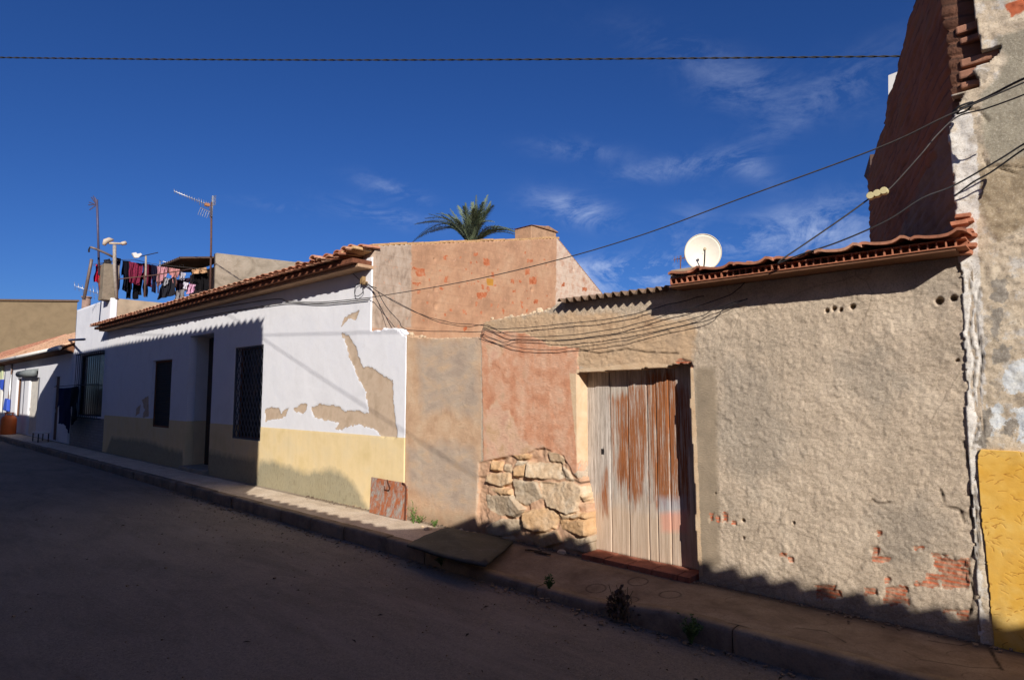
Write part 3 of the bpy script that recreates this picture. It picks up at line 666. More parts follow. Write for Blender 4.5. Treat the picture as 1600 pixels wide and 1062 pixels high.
def lattr(U, V):
    c = lambda P: [pxF(q) for q in P]
    ck = np.full(U.shape, 1.)
    for L in CRK: ck = np.minimum(ck, sd_line(L, U, V)+.012*(fbm(U, V, 20, 2, 3)-.4))
    stones = [pxF(cz(P)) for P in STN]
    s = np.full(U.shape, -.3); sid = np.zeros(U.shape); tilt = np.zeros(U.shape)
    for i, P in enumerate(stones):
        wob = .040*(fbm(U, V, 11, 4, 60+i)-.5); d = sdp(P, U+wob, V-wob*.8)+.004; cx_, cz_ = np.mean(np.array(P), 0)
        ta, tb_ = math.sin(i*2.7)*.16, math.cos(i*4.1)*.16-.05; tilt = np.where(d > s, ta*(U-cx_)+tb_*(V-cz_)+.05*np.abs((U-cx_)*math.cos(i)+(V-cz_)*math.sin(i)), tilt); sid = np.where(d > s, (i*.37) % 1., sid); s = np.maximum(s, d)
    return dict(stain=sd_union(c(STAIN), U, V), tan=sd_union(c([[(600,500),(751,500),(753,850),(600,850)]]), U, V),
        creamtop=sd_union(c([[(752,500),(860,488),(1000,490),(1090,505),(1080,575),(905,575),(860,545),(752,530)]]), U, V),
        greya=sd_union(c([[(655,535),(747,530),(750,655),(700,640),(660,650),(655,600)], [(636,700),(690,690),(740,700),(752,760),(745,800),(690,790),(640,760)]]), U, V),
        pink=sd_union(c([[(752,515),(820,520),(860,540),(903,545),(903,735),(880,745),(850,712),(756,722)]]), U, V),
        pinklight=sd_union(c([[(758,650),(775,625),(800,650),(820,690),(850,700),(848,712),(760,720)], [(760,540),(790,530),(785,560),(765,570)]]), U, V),
        smooth=sd_union(c([[(1085,575),(1118,575),(1125,880),(1092,905)]]), U, V), cream=sd_union(c([[(890,583),(926,583),(928,750),(915,757),(904,740)], [(901,577),(1000,566),(1070,570),(1078,590),(901,586)], [(1076,570),(1084,575),(1098,900),(1084,902)]]), U, V),
        stonezone=sd_union(c([[(748,722),(800,712),(850,700),(880,712),(896,740),(914,757),(930,760),(932,880),(742,860)]]), U, V), stone=s, sid=sid, tilt=tilt,
        brick=sd_union(c(BRK), U, V, .2), crack=ck, damp=np.clip(.16-V+.2*(fbm(U, V, 1.5, 3, 8)-.5), -.3, .3))
def lheight(U, V):
    A = lattr(U, V)
    rough = (.5+.5*smooth(-5.5, -4.5, U))
    n1 = fbm(U+V*.4, V-U*.25, 13, 5, 31, 1., 1.5)-.5; n2 = fbm(U, V, 3, 3, 32)-.5
    sm = np.clip(smooth(-.02, .02, A['smooth'])+smooth(-.02, .02, A['cream'])+smooth(-.01, .01, A['tan'])*.6+smooth(-.02, .02, A['pink'])*.6, 0, 1)
    n3 = fbm(U+V*.5, V-U*.3, 44, 2, 35, .75, 1.5)-.5
    n4 = fbm(U, V, 82, 2, 36)-.5; n5 = fbm(U+V*.6, V-U*.3, 24, 3, 37)-.5
    h = (.005*n1+.007*n3+.0065*n4+.005*n5)*(1-.8*sm)*rough+.012*n2
    h += .004*smooth(.60, .70, fbm(U, V, 11, 4, 77))*(1-sm)
    # rubble
    z = smooth(-.015, .015, A['stonezone']+.03*(fbm(U, V, 12, 3, 9)-.5))
    ck_ = smooth(.42, .62, fbm(U, V, 5, 3, 58)); dome = (.018+.028*ck_)*np.clip(A['stone']/.018, 0, 1)-.012-.024*ck_+A['tilt']*smooth(0, .02, A['stone'])+.022*(fbm(U, V, 9, 5, 55)-.5)+.016*(fbm(U, V, 34, 3, 56)-.5)+.026*(A['sid']-.5)*smooth(0, .02, A['stone'])
    h = h*(1-z)+dome*z
    h -= .012*smooth(-.008, .004, A['brick']+.05*2*(fbm(U, V, 16, 5, 88)-.5)*.5)
    h += .006*smooth(-.004, .004, A['pink'])*(1-z)
    for x, y, r in HOLES:
        a, b = F(x, y); h -= .09*smooth(r*.9, r*.5, np.hypot(U-a, V-b))
    h -= .014*smooth(.009, .0, A['crack'])
    # thick ragged seam against the tall building
    return h
us = np.unique(np.round(np.concatenate([np.arange(XR+.005, -2.66, .0115), np.arange(-2.66, XT, .0085), [XT]]), 4))
vs = np.concatenate([[-.05], np.arange(0, 2.72, .0095)])
wall_grid('front_wall', lh, M_ROUGH, fmap(), us, vs, lkeep, lheight, .22, lattr)
# rubble on the wall top
def rocks(mb, spots, r0, r1, seed):
    r_ = np.random.RandomState(seed)
    for (x, y, z) in spots:
        R = r_.uniform(r0, r1); s = r_.uniform(.6, 1.3, 3); mb.cur = r_.rand(); vs_ = []; n, m_ = 9, 6
        for i in range(m_+1):
            th = math.pi*i/m_
            for j in range(n):
                ph = 2*math.pi*j/n; q = R*(1+r_.uniform(-.18, .18))
                vs_.append((x+q*s[0]*math.sin(th)*math.cos(ph), y+q*.8*s[1]*math.sin(th)*math.sin(ph), z+q*.6*s[2]*math.cos(th)))
        mb.add(vs_, [(i*n+j, i*n+(j+1) % n, (i+1)*n+(j+1) % n, (i+1)*n+j) for i in range(m_) for j in range(n)])
mb = MB(); sp_ = []
for i in range(34):
    px = 755+rng.rand()*103; x, z = F(px, np.interp(px, [757,800,855,870], [503,495,486,476])); sp_.append((x, D+.03+.12*rng.rand(), z+rng.uniform(-.03, .04)))
for i in range(10):
    px = 628+rng.rand()*40; x, z = F(px, np.interp(px, [628,645,700], [520,528,530])); sp_.append((x, D+.05+.1*rng.rand(), z+rng.uniform(-.01, .03)))

rocks(mb, sp_[:34], .022, .055, 4); mb.build('rubble_coping', M_STONE, lh, smooth=False)
for k in range(0, 10, 2): mb = MB(); rocks(mb, sp_[34+k:35+k], .03, .055, 5+k); mb.build('rubble_stone', M_STONE, lh, smooth=False)
# closed roof behind the wall top, corrugated sheets, tiled right part
mb = MB(); mb.hexa([(XC+.03, D+.2, 2.18), (-4.9, D+.2, 2.18), (-4.9, 10.6, 2.2), (XC+.03, 10.6, 2.2), (XC+.03, D+.2, 2.28), (-4.9, D+.2, 2.28), (-4.9, 10.6, 2.3), (XC+.03, 10.6, 2.3)])
mb.build('flat_roof', M_CONC, lh)
def corr(name, parent, x0, x1, y0, z0, y1, z1, per, amp, th=.008, mat=M_FIBRE, n=9, dz=0.):
    xs = np.arange(x0, x1, per/n); ys = np.linspace(0, 1, 6); V = []; Q = []
    for lay in (0, 1):
        for x in xs:
            w = amp*math.sin(2*math.pi*(x-x0)/per)
            for t in ys: V.append((x, y0+(y1-y0)*t, z0+(z1-z0)*t+w-lay*th+dz*(x-x0)))
    nx, ny = len(xs), len(ys); o_ = nx*ny
    for i in range(nx-1):
        for j in range(ny-1):
            a = i*ny+j; Q += [(a, a+ny, a+ny+1, a+1), (o_+a+1, o_+a+ny+1, o_+a+ny, o_+a)]
        Q += [(i*ny, i*ny+o_, (i+1)*ny+o_, (i+1)*ny), (i*ny+ny-1, (i+1)*ny+ny-1, (i+1)*ny+ny-1+o_, i*ny+ny-1+o_)]
    for j in range(ny-1):
        Q += [(j, j+1, j+1+o_, j+o_), ((nx-1)*ny+j, (nx-1)*ny+j+o_, (nx-1)*ny+j+1+o_, (nx-1)*ny+j+1)]
    return bigmesh(name, V, Q, mat, parent)
xa, za = F(870, 470, 5.18); xb, zb_ = F(1043, 449, 5.18)
corr('corrugated_roof', lh, xa, xb+.08, 5.19, za+.005, 9.2, 3.05, .098, .022, .012, dz=(zb_-za-.0)/(xb-xa))
RX0 = F(1046, 440, 5.03)[0]; RZ = 2.70
flat_tiles('tiled_roof', lh, RX0, XT+.0, 5.00, RZ+.004, 9.0, 3.30, seed=8)
mb = MB(); mb.prism([(5.04, RZ-.055), (9.0, 3.25), (9.0, 3.1), (5.5, 2.55), (5.5, RZ-.06)], 0, RX0, XT-.02); mb.build('roof_deck', M_BROWN, lh)
# hollow brick course under the tiles: solid slabs with open cells facing the street
mb = MB(); x = RX0; zz0, zz1 = RZ-.052, RZ+.002
mb.box(RX0, XT-.0, 5.04, D+.1, zz0-.006, zz0+.002); mb.box(RX0, XT, 5.04, D+.1, zz1-.008, zz1)
while x < XT-.01:
    mb.box(x, x+.009, 5.042, D+.1, zz0+.002, zz1-.008); x += .052+.003*rng.rand()
mb.box(RX0, XT, 5.13, 5.14, zz0+.002, zz1-.008)
mb.build('hollow_brick_course', M_BRICKH, lh)
mb = MB(); mb.box(RX0-.02, XT-.06, 5.05, D+.08, RZ-.080, RZ-.060); mb.build('eave_board', simple('eave_timber', lin((118,82,60)), .9, 0, .4, 10, .4, .2, (1, 8, 8)), lh, bevel=.004)
mb = MB(); bx0, bz0 = F(1047, 438, 5.12); bx1, bz1 = F(1086, 416, 5.12); mb.box(bx0, bx1+.05, 5.12, 5.5, bz0-.02, bz1); mb.build('parapet_block', M_CONC, lh, bevel=.012)
# bricks sticking out at the eave end
mb = MB()
for px, py in ((1505,338),(1512,346),(1500,350),(1508,362),(1517,368),(1498,372),(1513,384),(1508,395)):
    x, z = F(px, py, 5.26); mb.cur = rng.rand(); mb.obox((x+.0, 5.25+.03*rng.rand(), z), (.032+.02*rng.rand(), .01, .004*rng.randn()), (0, .05, 0), (.004*rng.randn(), 0, .011+.007*rng.rand()))
mb.build('embedded_bricks', M_BRICKH, lh, bevel=.004)
# reveals are part of the wall; the plank door
def mat_door():
    n = N('weathered_planks')
    v = n.map(22, 1, 1.1); v2 = n.map(60, 1, 2.)
    b = n.mottle([lin((160,148,136)), lin((190,178,164)), lin((212,200,186))], 1.6, 7, .6, .3, .7, v)
    b = n.mix(n.ramp(n.noise(1.5, 6, .7, v2), [(.52, 0.), (.66, .75)]), b, lin((110,96,84)))
    pid = n.attr('pid')
    b = n.mix(n.m('MULTIPLY', pid, .25), b, lin((205,186,160)))
    b = n.mix(n.ramp(n.noise(2.2, 7, .75, n.map(110, 1, 3)), [(.5, 0.), (.62, .7)]), b, lin((120,106,94)))
    lowc = n.mask('low', .2, 5, .2); b = n.mix(n.m('MULTIPLY', lowc, .6), b, n.mottle([lin((190,158,126)), lin((208,178,146))], 3, 5, .6, .3, .7, v))
    st = n.m('MULTIPLY', n.m('MULTIPLY_ADD', n.m('ADD', n.attr('brown'), n.m('MULTIPLY_ADD', n.noise(1.3, 6, .7, v), .5, -.25)), 12., .5, clamp=True), n.ramp(n.noise(1.4, 6, .75, v2), [(.38, .10), (.50, .98)]))
    b = n.mix(st, b, n.mottle([lin((112,62,34)), lin((156,94,52)), lin((136,86,54))], 2, 6, .6, .3, .7, v))
    b = n.mix(n.m('MULTIPLY', n.mask('bluish', .05, 8, .08), .55), b, lin((168,170,176)))
    b = n.mix(n.m('MULTIPLY', n.mask('rosy', .03, 8, .06), .55), b, lin((226,150,126)))
    return n.end(b, .9, n.bump(n.noise(1.5, 6, .7, v2), .5, .004), spec=.15)
DY = D+.19
dX = lambda px, py=700: F(px, py, DY)[0]
PL = [DL-.03]+[dX(p) for p in (954,982,1012,1026,1046)]+[-2.63]
def dattr(U, V):
    c = lambda P: [[F(x, y, DY) for x, y in q] for q in P]
    pid = np.zeros(U.shape)
    for i in range(len(PL)-1): pid = np.where((U > PL[i]) & (U < PL[i+1]), (i*.61) % 1, pid)
    return dict(pid=pid, brown=sd_union(c([[(958,625),(1000,600),(1004,770),(985,785),(964,740)], [(990,610),(1010,600),(1012,740),(1000,760),(990,720)], [(1010,583),(1054,580),(1070,610),(1074,795),(1018,785)], [(940,770),(945,740),(950,770),(946,800)]]), U, V, .3),
        low=np.clip(.55-V, -.4, .4), bluish=sd_union(c([[(1028,778),(1072,775),(1072,800),(1028,800)]]), U, V), rosy=sd_union(c([[(1032,802),(1074,798),(1074,832),(1034,830)]]), U, V))
def dheight(U, V):
    h = .004*(fbm(U, V, 1, 3, 3, 60, 2)-.5)
    for x in PL[1:-1]: h -= .016*smooth(.008, .002, np.abs(U-x+.006*(fbm(V, V*0, 2, 2, int(abs(x)*50))-.5)))
    for i in range(len(PL)-1): h += np.where((U > PL[i]) & (U < PL[i+1]), (.004, -.002, .003, 0, .005, -.001, .002)[i], 0)
    kx, kz = F(942, 705, DY); h -= .02*smooth(.016, .01, np.hypot(U-kx, (V-kz)*.7)); return h
door = wall_grid('plank_door', lh, mat_door(), fmap(DY), np.arange(DL-.03, -2.63, .005), np.arange(.035, 2.0, .02), lambda u, v: u < 99, dheight, .035, dattr)
mb = MB(); kx, kz = F(942, 705, DY); mb.obox((kx, DY-.006, kz), (.014, 0, 0), (0, .003, 0), (0, 0, .028)); mb.build('keyhole_plate', M_BLACK, door)
mb = MB(); mb.box(-2.73, -2.60, DY-.035, DY-.012, .02, 1.98); mb.build('gap_shade_strip', simple('gap_shade_dark', (.035,.026,.02), .9, 0, .3, 9, .3), lh)  # near-black strip stands in for the shaded gap at the right jamb
mb = MB()
x = DL+.12
while x < -2.75:
    L = .24+.03*rng.rand(); mb.cur = rng.rand(); mb.box(x, min(x+L, -2.70), D-.10-.01*rng.rand(), D+.18, -.02, .045+.006*rng.rand()); x += L+.008
mb.build('threshold_bricks', simple('red_brick', lin((150,92,70)), .95, 0, .5, 6, .6), lh, bevel=.006)
# ------------------------------------------------------------------ TALL BUILDING (right)
tb = root('tall_building', 'tall crumbling building at right with dark brick side wall and cracked render front', 'building', (.4, D, 0))
EP = [(1533,1000),(1530,970),(1528,930),(1524,860),(1522,800),(1516,740),(1512,700),(1511,600),(1506,500),(1503,420),(1497,400),(1494,330),(1487,250),(1484,200),(1481,152),(1508,147),(1530,138),(1530,125),(1522,112),(1532,95),(1534,70),(1528,45),(1524,30),(1522,0)]
ez = [F(x, y)[1] for x, y in EP]; ex = [F(x, y)[0] for x, y in EP]
o_ = np.argsort(ez); ez = np.array(ez)[o_]; ex = np.array(ex)[o_]
TY = D-.006
def tkeep(u, v):
    e = np.interp(v, ez, ex)+.022*(fbm(u*0+v, v*0, 14, 3, 15)-.5)
    notch = sdp([F(*q) for q in [(1500,88),(1566,70),(1560,84),(1545,98),(1500,110)]], u, v) > 0
    return (u > e) & ~notch
def tattr(U, V):
    c = lambda P: [pxF(q) for q in P]
    ck = np.full(U.shape, 1.)
    for L in ([(1512,430),(1520,470),(1514,520),(1524,560),(1518,610),(1530,650),(1520,700)], [(1530,450),(1524,500),(1535,560),(1528,620),(1540,690)], [(1534,240),(1545,262),(1560,258),(1600,262)], [(1560,262),(1590,272)], [(1495,170),(1530,172),(1545,190)], [(1524,760),(1528,850),(1522,910),(1531,985)]):
        ck = np.minimum(ck, sd_line(pxF(L), U, V)+.010*(fbm(U, V, 20, 2, 3)-.3))
    return dict(grey=sd_union(c([[(1555,60),(1620,40),(1620,250),(1545,255),(1535,190),(1530,150),(1560,120),(1575,90)]]), U, V),
      brown=sd_union(c([[(1525,262),(1620,240),(1620,340),(1560,380),(1528,330)]]), U, V), white=sd_union(c([[(1480,180),(1512,168),(1525,200),(1530,300),(1528,380),(1540,560),(1535,700),(1505,700),(1490,400)], [(1500,700),(1527,700),(1535,1000),(1500,1000)]]), U, V),
      blue=sd_union(c([[(1565,590),(1590,560),(1620,560),(1620,600),(1575,620)], [(1545,640),(1560,620),(1570,660),(1550,680)], [(1580,640),(1620,630),(1620,690),(1590,690)]]), U, V),
      smear=sd_union(c([[(1547,440),(1575,430),(1572,480),(1552,470)], [(1548,485),(1566,480),(1560,535),(1548,530)], [(1555,545),(1590,535),(1575,555),(1550,575)], [(1532,640),(1550,640),(1540,700),(1530,690)], [(1568,660),(1590,655),(1580,680),(1568,675)]]), U, V),
      crack=ck, brick=sd_union(c([[(1570,8),(1620,-10),(1620,12),(1580,26)]]), U, V), yellow=sd_union([[(-.575, -.1), (-.585, .4), (-.605, .8), (-.60, 1.25), (-.585, 1.285), (-.3, 1.275), (2, 1.27), (2, -.1)]], U, V))
def theight(U, V):
    A = tattr(U, V); y = smooth(-.004, .004, A['yellow'])
    h = .022*(fbm(U, V, 3, 4, 41)-.5)+.018*(fbm(U, V, 22, 4, 42)-.5)*(1-.8*smooth(-.02, .02, A['grey']))
    h = h*(1-y*.85)-y*.004
    h += .006*smooth(.08, .0, U-np.interp(V, ez, ex))*(1-y)
    return h-.018*smooth(.010, 0, A['crack'])
seg = [(rng.uniform(-.60, .3), rng.uniform(0, 1.28), rng.uniform(-.9, .9)+(1.57 if rng.rand() < .25 else 0), rng.uniform(.010, .026)) for _ in range(380)]
def yattr(U, V):
    d = np.full(U.shape, .05)
    for x, z, a, l in seg:
        i0, i1 = np.searchsorted(U[:, 0], [x-.05, x+.05]); j0, j1 = np.searchsorted(V[0], [z-.05, z+.05])
        if i1-i0 < 2 or j1-j0 < 2: continue
        u_, v_ = U[i0:i1, j0:j1], V[i0:i1, j0:j1]; c_, s_ = math.cos(a)*l, math.sin(a)*l
        d[i0:i1, j0:j1] = np.minimum(d[i0:i1, j0:j1], sd_line([(x-c_, z-s_), (x+.003, z+.002), (x+c_, z+s_*.6)], u_, v_))
    return dict(stroke=d)
def mat_dado():
    n = N('yellow_dado'); y = n.mottle([lin((208,150,50)), lin((224,172,72)), lin((230,192,110))], 3.0, 8, .65); y = n.mix(n.ramp(n.noise(6, 8, .75), [(.52, 0.), (.72, .45)]), y, lin((176,132,66)))
    y = n.mix(n.ramp(n.noise(1.8, 5, .6), [(.45, 0.), (.7, .45)]), y, lin((238,206,128)))
    y = n.mix(n.ramp(n.noise(22, 8, .8), [(.66, 0.), (.70, .6)]), y, lin((226,206,160)))
    y = n.mix(n.ramp(n.attr('stroke'), [(.0, .85), (.0034, .0)]), y, lin((150,84,24)))
    return n.end(y, .8, n.bump(n.noise(30, 6, .6), .3, .006), spec=.25)
wall_grid('dado_panel', tb, mat_dado(), fmap(TY-.012), np.concatenate([np.arange(-.61, .3, .0042), np.linspace(.32, 5, 20)]), np.arange(-.09, 1.31, .0048),
    lambda u, v: (u > np.interp(v, [-.1, .4, .8, 1.24, 1.30], [-.575, -.583, -.600, -.598, -.575])+.016*(fbm(u*0+v, v*0, 9, 5, 9)-.5)) & (v < 1.285-.01*smooth(-.5, 0, u)+.014*(fbm(u, u*0, 11, 5, 5)-.5)),
    lambda U, V: .008*(fbm(U, V, 4, 3, 91)-.5)-.0012*smooth(.005, .001, yattr(U, V)['stroke']), .02, yattr)
wall_grid('front_wall', tb, M_TOWER, fmap(TY), np.concatenate([np.arange(-.76, .72, .011), np.linspace(.73, 5, 60)]), np.concatenate([[-.1], np.arange(0, 4.6, .0115), np.linspace(4.65, 5.35, 6)]), tkeep, theight, .09, tattr)
def mat_side():
    n = N('bare_side_brick')
    b = n.mottle([lin((112,78,62)), lin((142,100,78)), lin((128,102,84))], 1.8, 8, .65)
    sp = n.new('ShaderNodeSeparateXYZ'); n.put(sp.inputs[0], n.obj)
    co = n.m('FRACT', n.m('MULTIPLY_ADD', sp.outputs[2], 9.5, n.m('MULTIPLY', n.noise(4), .5)))
    b = n.mix(n.ramp(co, [(.0, .8), (.16, 0.), (.9, 0.), (1., .8)]), b, lin((86,66,56)))
    b = n.mix(n.mask('rendered', .2, 4, .06), b, n.mottle([lin((112,96,86)), lin((134,116,102))], 4, 7))
    return n.end(b, .95, n.bump(co, .5, .02, n.bump(n.noise(22, 8, .75), .6, .02)), spec=.1)
wt = [W(1362,262), W(1378,200), W(1405,100), W(1425,0)]
LS = W(1363,380)[0]
def smap(u, v, h): return np.stack([SO[0]+SA[0]*u-SA[1]*h*1., SO[1]+SA[1]*u+SA[0]*h, v], -1)
def skeep(u, v):
    top = np.interp(u, [0, 2.0, 3.4, LS], [5.24, 5.06, 4.95, 4.86])+.035*(fbm(u, u*0, 7, 3, 3)-.5)
    # front edge is broken back where render has fallen
    fr = np.interp(v, [0, 3.8, 3.95, 4.2, 5.3], [.0, .0, .10, .02, .05])
    return (v < top) & (u > fr-.2)
side = wall_grid('side_wall', tb, mat_side(), smap, np.arange(.05, LS, .03), np.concatenate([[2.0], np.arange(2.4, 5.3, .02)]), skeep,
    lambda U, V: .05*(fbm(U, V, 2.2, 5, 51)-.5)+.03*(fbm(U, V, 1, 3, 52, 3, 22)-.5)+.02*(np.mod(V*9.5+.3*fbm(U, V, 3, 2, 9), 1) > .16), .25,
    lambda U, V: dict(rendered=np.clip(3.55-V-.12*(U-1)+.2*(fbm(U, V, 1.5, 3, 6)-.5), -.4, .4)))
# make side wall's outward normals face left: flip
side.data.flip_normals()
# upper cross-section of broken wall seen above the ledge, and roof
mb = MB(); p0 = SO+SA*.02
for k in (0, 1, 2, 4, 5, 8, 9, 12, 14):
    z = 3.86+k*.085; dx = -.075+.05*rng.rand(); mb.cur = rng.rand()
    e = float(np.interp(z, ez, ex)); x0 = SO[0]-.0
    mb = MB(); mb.cur = rng.rand(); mb.obox(((x0+e+.14)/2, D+.085+.02*rng.rand(), z), ((e+.14-x0)/2+dx, 0, rng.uniform(-.006, .006)), (0, .055, 0), (0, 0, .022+.012*rng.rand()))
    mb.build('broken_brick', simple('dull_brick', lin((158,112,88)), .95, 0, .4, 9, .8), tb, bevel=.012)
mb2 = MB(); mb2.prism([(SO[0]+.005, 3.80), (.2, 3.8), (.2, 5.15), (SO[0]+.02, 5.15), (SO[0]+.05, 4.9), (SO[0]+.0, 4.6), (SO[0]+.045, 4.3), (SO[0]+.01, 4.1)], 1, D+.12, D+.32); mb2.build('wall_core', M_CONC, tb, bevel=.02)
mb = MB(); a = SO+SA*LS; mb.add([(SO[0], D+.02, 5.12), (5, D+.02, 5.3), (5, a[1], 4.7), (a[0]+.05, a[1], 4.7), (SO[0], D+.02, 5.2), (5, D+.02, 5.38), (5, a[1], 4.82), (a[0]+.05, a[1], 4.82)], [(0,1,2,3), (7,6,5,4), (0,4,5,1), (1,5,6,2), (2,6,7,3), (3,7,4,0)])
mb.build('roof', M_FIBRE, tb)
mb = MB(); q = W(1352, 271); p = SO+SA*q[0]; p2 = SO+SA*(LS-.02); zq = q[1]
T_ = [(p[0]-.02, p[1], zq-.04), (p2[0]+.01, p2[1]-.02, zq-.30), (p2[0]+.05, p2[1]-.1, zq+.10)]
mb.add(T_+[(x+.4, y+.25, z) for x, y, z in T_], [(0, 1, 2), (5, 4, 3), (0, 3, 4, 1), (1, 4, 5, 2), (2, 5, 3, 0)])
mb.build('rear_eave', simple('rear_eave_render', lin((96,76,66)), .95, 0, .2, 6, .3), tb)
mb = MB()
zb2 = W(1390,178); p = SO+SA*(LS-.5)
qa = [F(*q_, 9.6) for q_ in ((1388,118),(1408,110),(1403,150),(1394,182),(1388,150))]
mb.prism([(a_, b_) for a_, b_ in qa], 1, 9.6, 9.9)
mb.build('white_parapet', M_CREAM, tb)
# other walls to close it
mb = MB(); mb.box(4.9, 5.1, D+.12, 11, 0, 5.3); mb.box(a[0]+.1, 4.89, 10.6, 10.8, 0, 4.6); mb.build('rear_walls', M_CONC, tb)
# ------------------------------------------------------------------ TERRACE HOUSE (between white house and far row)
M_ASHR = simple('plain_white', lin((216,214,214)), .9, 0, .06, 2, .2, .15)  # even white of the far house wall
TX0, TX1 = F(113,600)[0], XL-.02
th = root('terrace_house', 'narrow white house with roof terrace, washing lines and a big barred window', 'house', (-23.5, D, 0))
r = (F(122,600)[0], F(161,600)[0], F(140,650)[1], F(140,553)[1])
def mat_terr():
    n = N('terrace_limewash'); w = n.mottle([lin((212,210,212)), lin((226,224,224))], 2, 6)
    sp = n.new('ShaderNodeSeparateXYZ'); n.put(sp.inputs[0], n.obj)
    k = n.ramp(sp.outputs[2], [(.0, 1.), (1., 0.)]); z = n.m('LESS_THAN', sp.outputs[2], .95)
    t = n.new('ShaderNodeTexBrick'); n.put(t.inputs['Vector'], n.map(1, 1, 1, rot=(math.pi/2, 0, 0))); t.inputs['Scale'].default_value = 3.; t.offset = 0
    t.inputs['Color1'].default_value = (*lin((150,146,142)), 1); t.inputs['Color2'].default_value = (*lin((136,132,130)), 1); t.inputs['Mortar'].default_value = (*lin((104,100,98)), 1); t.inputs['Mortar Size'].default_value = .012
    return n.end(n.mix(z, w, t.outputs[0]), .85, n.bump(n.noise(20, 5), .2, .006), spec=.2)
us = np.unique(np.concatenate([np.linspace(TX0, TX1, 60), r[:2]])); vs = np.unique(np.concatenate([np.linspace(-.05, 4.56, 70), r[2:]]))
wall_grid('front_wall', th, mat_terr(), fmap(), us, vs, lambda u, v: ~in_rect(u, v, r), lambda U, V: .01*(fbm(U, V, 1.2, 3, 3)-.5)-.015*(V < .95), .16)
w = window(th, r, D, .12, 'pane', M_BLACK)
mb = MB()
for k in range(13):
    x = r[0]+.06+(r[1]-r[0]-.12)*k/12; mb.tube([(x, D-.10, r[2]-.05), (x, D-.10, r[3]+.02)], .009, 6)
for z in (r[2]-.05, (r[2]+r[3])/2, r[3]+.02): mb.box(r[0]+.03, r[1]-.03, D-.115, D-.09, z-.012, z+.012)
for x in (r[0]+.04, r[1]-.04):
    for z in (r[2]-.05, r[3]+.02): mb.box(x-.012, x+.012, D-.09, D+.02, z-.012, z+.012)
mb.build('window_bars', M_BLACK, w)
mb = MB(); mb.box(TX1-.18, TX1, D+.17, 8.3, 3.6, 4.56); mb.box(TX0, TX0+.16, D+.17, 8.3, 0, 4.56); mb.box(TX0+.17, TX1-.19, D+.17, 8.25, 3.55, 3.7)
mb.build('terrace_parapet', M_CONC, th)
mb = MB(); zr0, zr1 = 6.44, 6.60
mb.prism([(8.3, 3.3), (12.4, 3.3), (12.4, 6.64), (8.3, 6.44)], 0, TX1-.2, TX1+.01); mb.box(TX0, TX1-.21, 8.9, 9.1, 3.3, 6.3); mb.box(TX0, TX0+.2, 9.11, 12.4, 3.3, 6.4)
def mat_stairwall():
    n = N('streaked_render'); b = n.mottle([lin((150,136,116), .8), lin((180,164,142), .8), lin((194,178,156), .8)], 1.6, 8, .62, .3, .7, n.map(1, 1, 1.6, rot=(.5, 0, 0)), 1.2)
    return n.end(b, .95, n.bump(n.noise(12, 7, .65, n.map(1, .7, 2.2, rot=(.5, 0, 0)), 1.), .6, .03), spec=.1)
mb.build('stair_block', mat_stairwall(), th, bevel=.01)
corr('corrugated_awning', th, TX1-4.0, TX1-.22, 7.25, 6.16, 8.9, 6.44, .2, .035, .02, simple('dark_sheet', lin((84,66,54)), .9, 0, .3, 6, .3), 8)
mb = MB(); y_, z_ = SX(126, 472, -25.2); mb.tube([(-25.2, 5.5, 4.3), (-25.2, 5.5, 4.98)], .13, 12); mb.tube([(-25.2, 5.5, 4.985), (-25.2, 5.5, 5.03)], .16, 12); mb.build('flue_pipe', simple('clay_flue', lin((150,122,108)), .9, 0, .3, 8, .4), th, True)
mb = MB(); mb.tube([F3(108,531,5.28), F3(110,531,4.8), F3(132,530,4.7)], .035); mb.build('drain_spout', M_STEEL, th, True)
# ------------------------------------------------------------------ FAR HOUSES
def far_house(x0, x1, label, ops, wallmat, eave=3.22, ridge=4.85, seed=1, tilem=None):
    f = root('far_house', label, 'house', ((x0+x1)/2, D, 0))
    us = np.unique(np.concatenate([np.linspace(x0, x1, 30)]+[o[:2] for o in ops])); vs = np.unique(np.concatenate([np.linspace(-.05, eave, 20)]+[o[2:4] for o in ops]))
    def kp(u, v):
        k = u < 1e9
        for o in ops: k = k & ~in_rect(u, v, o[:4])
        return k
    wall_grid('front_wall', f, wallmat, fmap(), us, vs, kp, lambda U, V: .01*(fbm(U, V, 1.2, 3, seed)-.5), .3)
    tile_roof('tiled_roof', f, x0, x1, 4.95, eave+.06, 8., ridge, res=4, seed=seed, course=.4, mat=tilem)
    mb = MB(); mb.prism([(5.0, eave), (8., ridge-.06), (11, eave+.2), (11, 0), (10.8, 0), (10.8, eave), (8, ridge-.3), (5.3, eave-.1)], 0, x0+.02, x1-.02); mb.build('roof_deck', M_BROWN, f)
    mb = MB(); mb.tube([(x0, 4.88, eave+.04), (x1, 4.88, eave+.04)], .07, 8); mb.build('gutter', M_CREAM, f, True)
    return f
pinkt = mat_tile('pale_roof_tile', 1.); 
for nd in pinkt.node_tree.nodes:
    if nd.type == 'VALTORGB' and len(nd.color_ramp.elements) == 4:
        for e, c in zip(nd.color_ramp.elements, ((196,150,116),(214,168,132),(222,180,146),(200,160,126))): e.color = (*lin(c), 1)
B0 = -38.9
opsB = [(F(86,600)[0], F(93,600)[0], .02, F(90,588)[1]), (F(47,600)[0], F(60,600)[0], .02, F(53,590)[1]), (F(27,600)[0], F(33,600)[0], .7, F(30,592)[1])]
fb = far_house(B0, TX0-.03, 'far white house with pale tiled roof and white gutter beside the terrace house', opsB, M_ASHR, 3.2, 4.85, 4, pinkt)
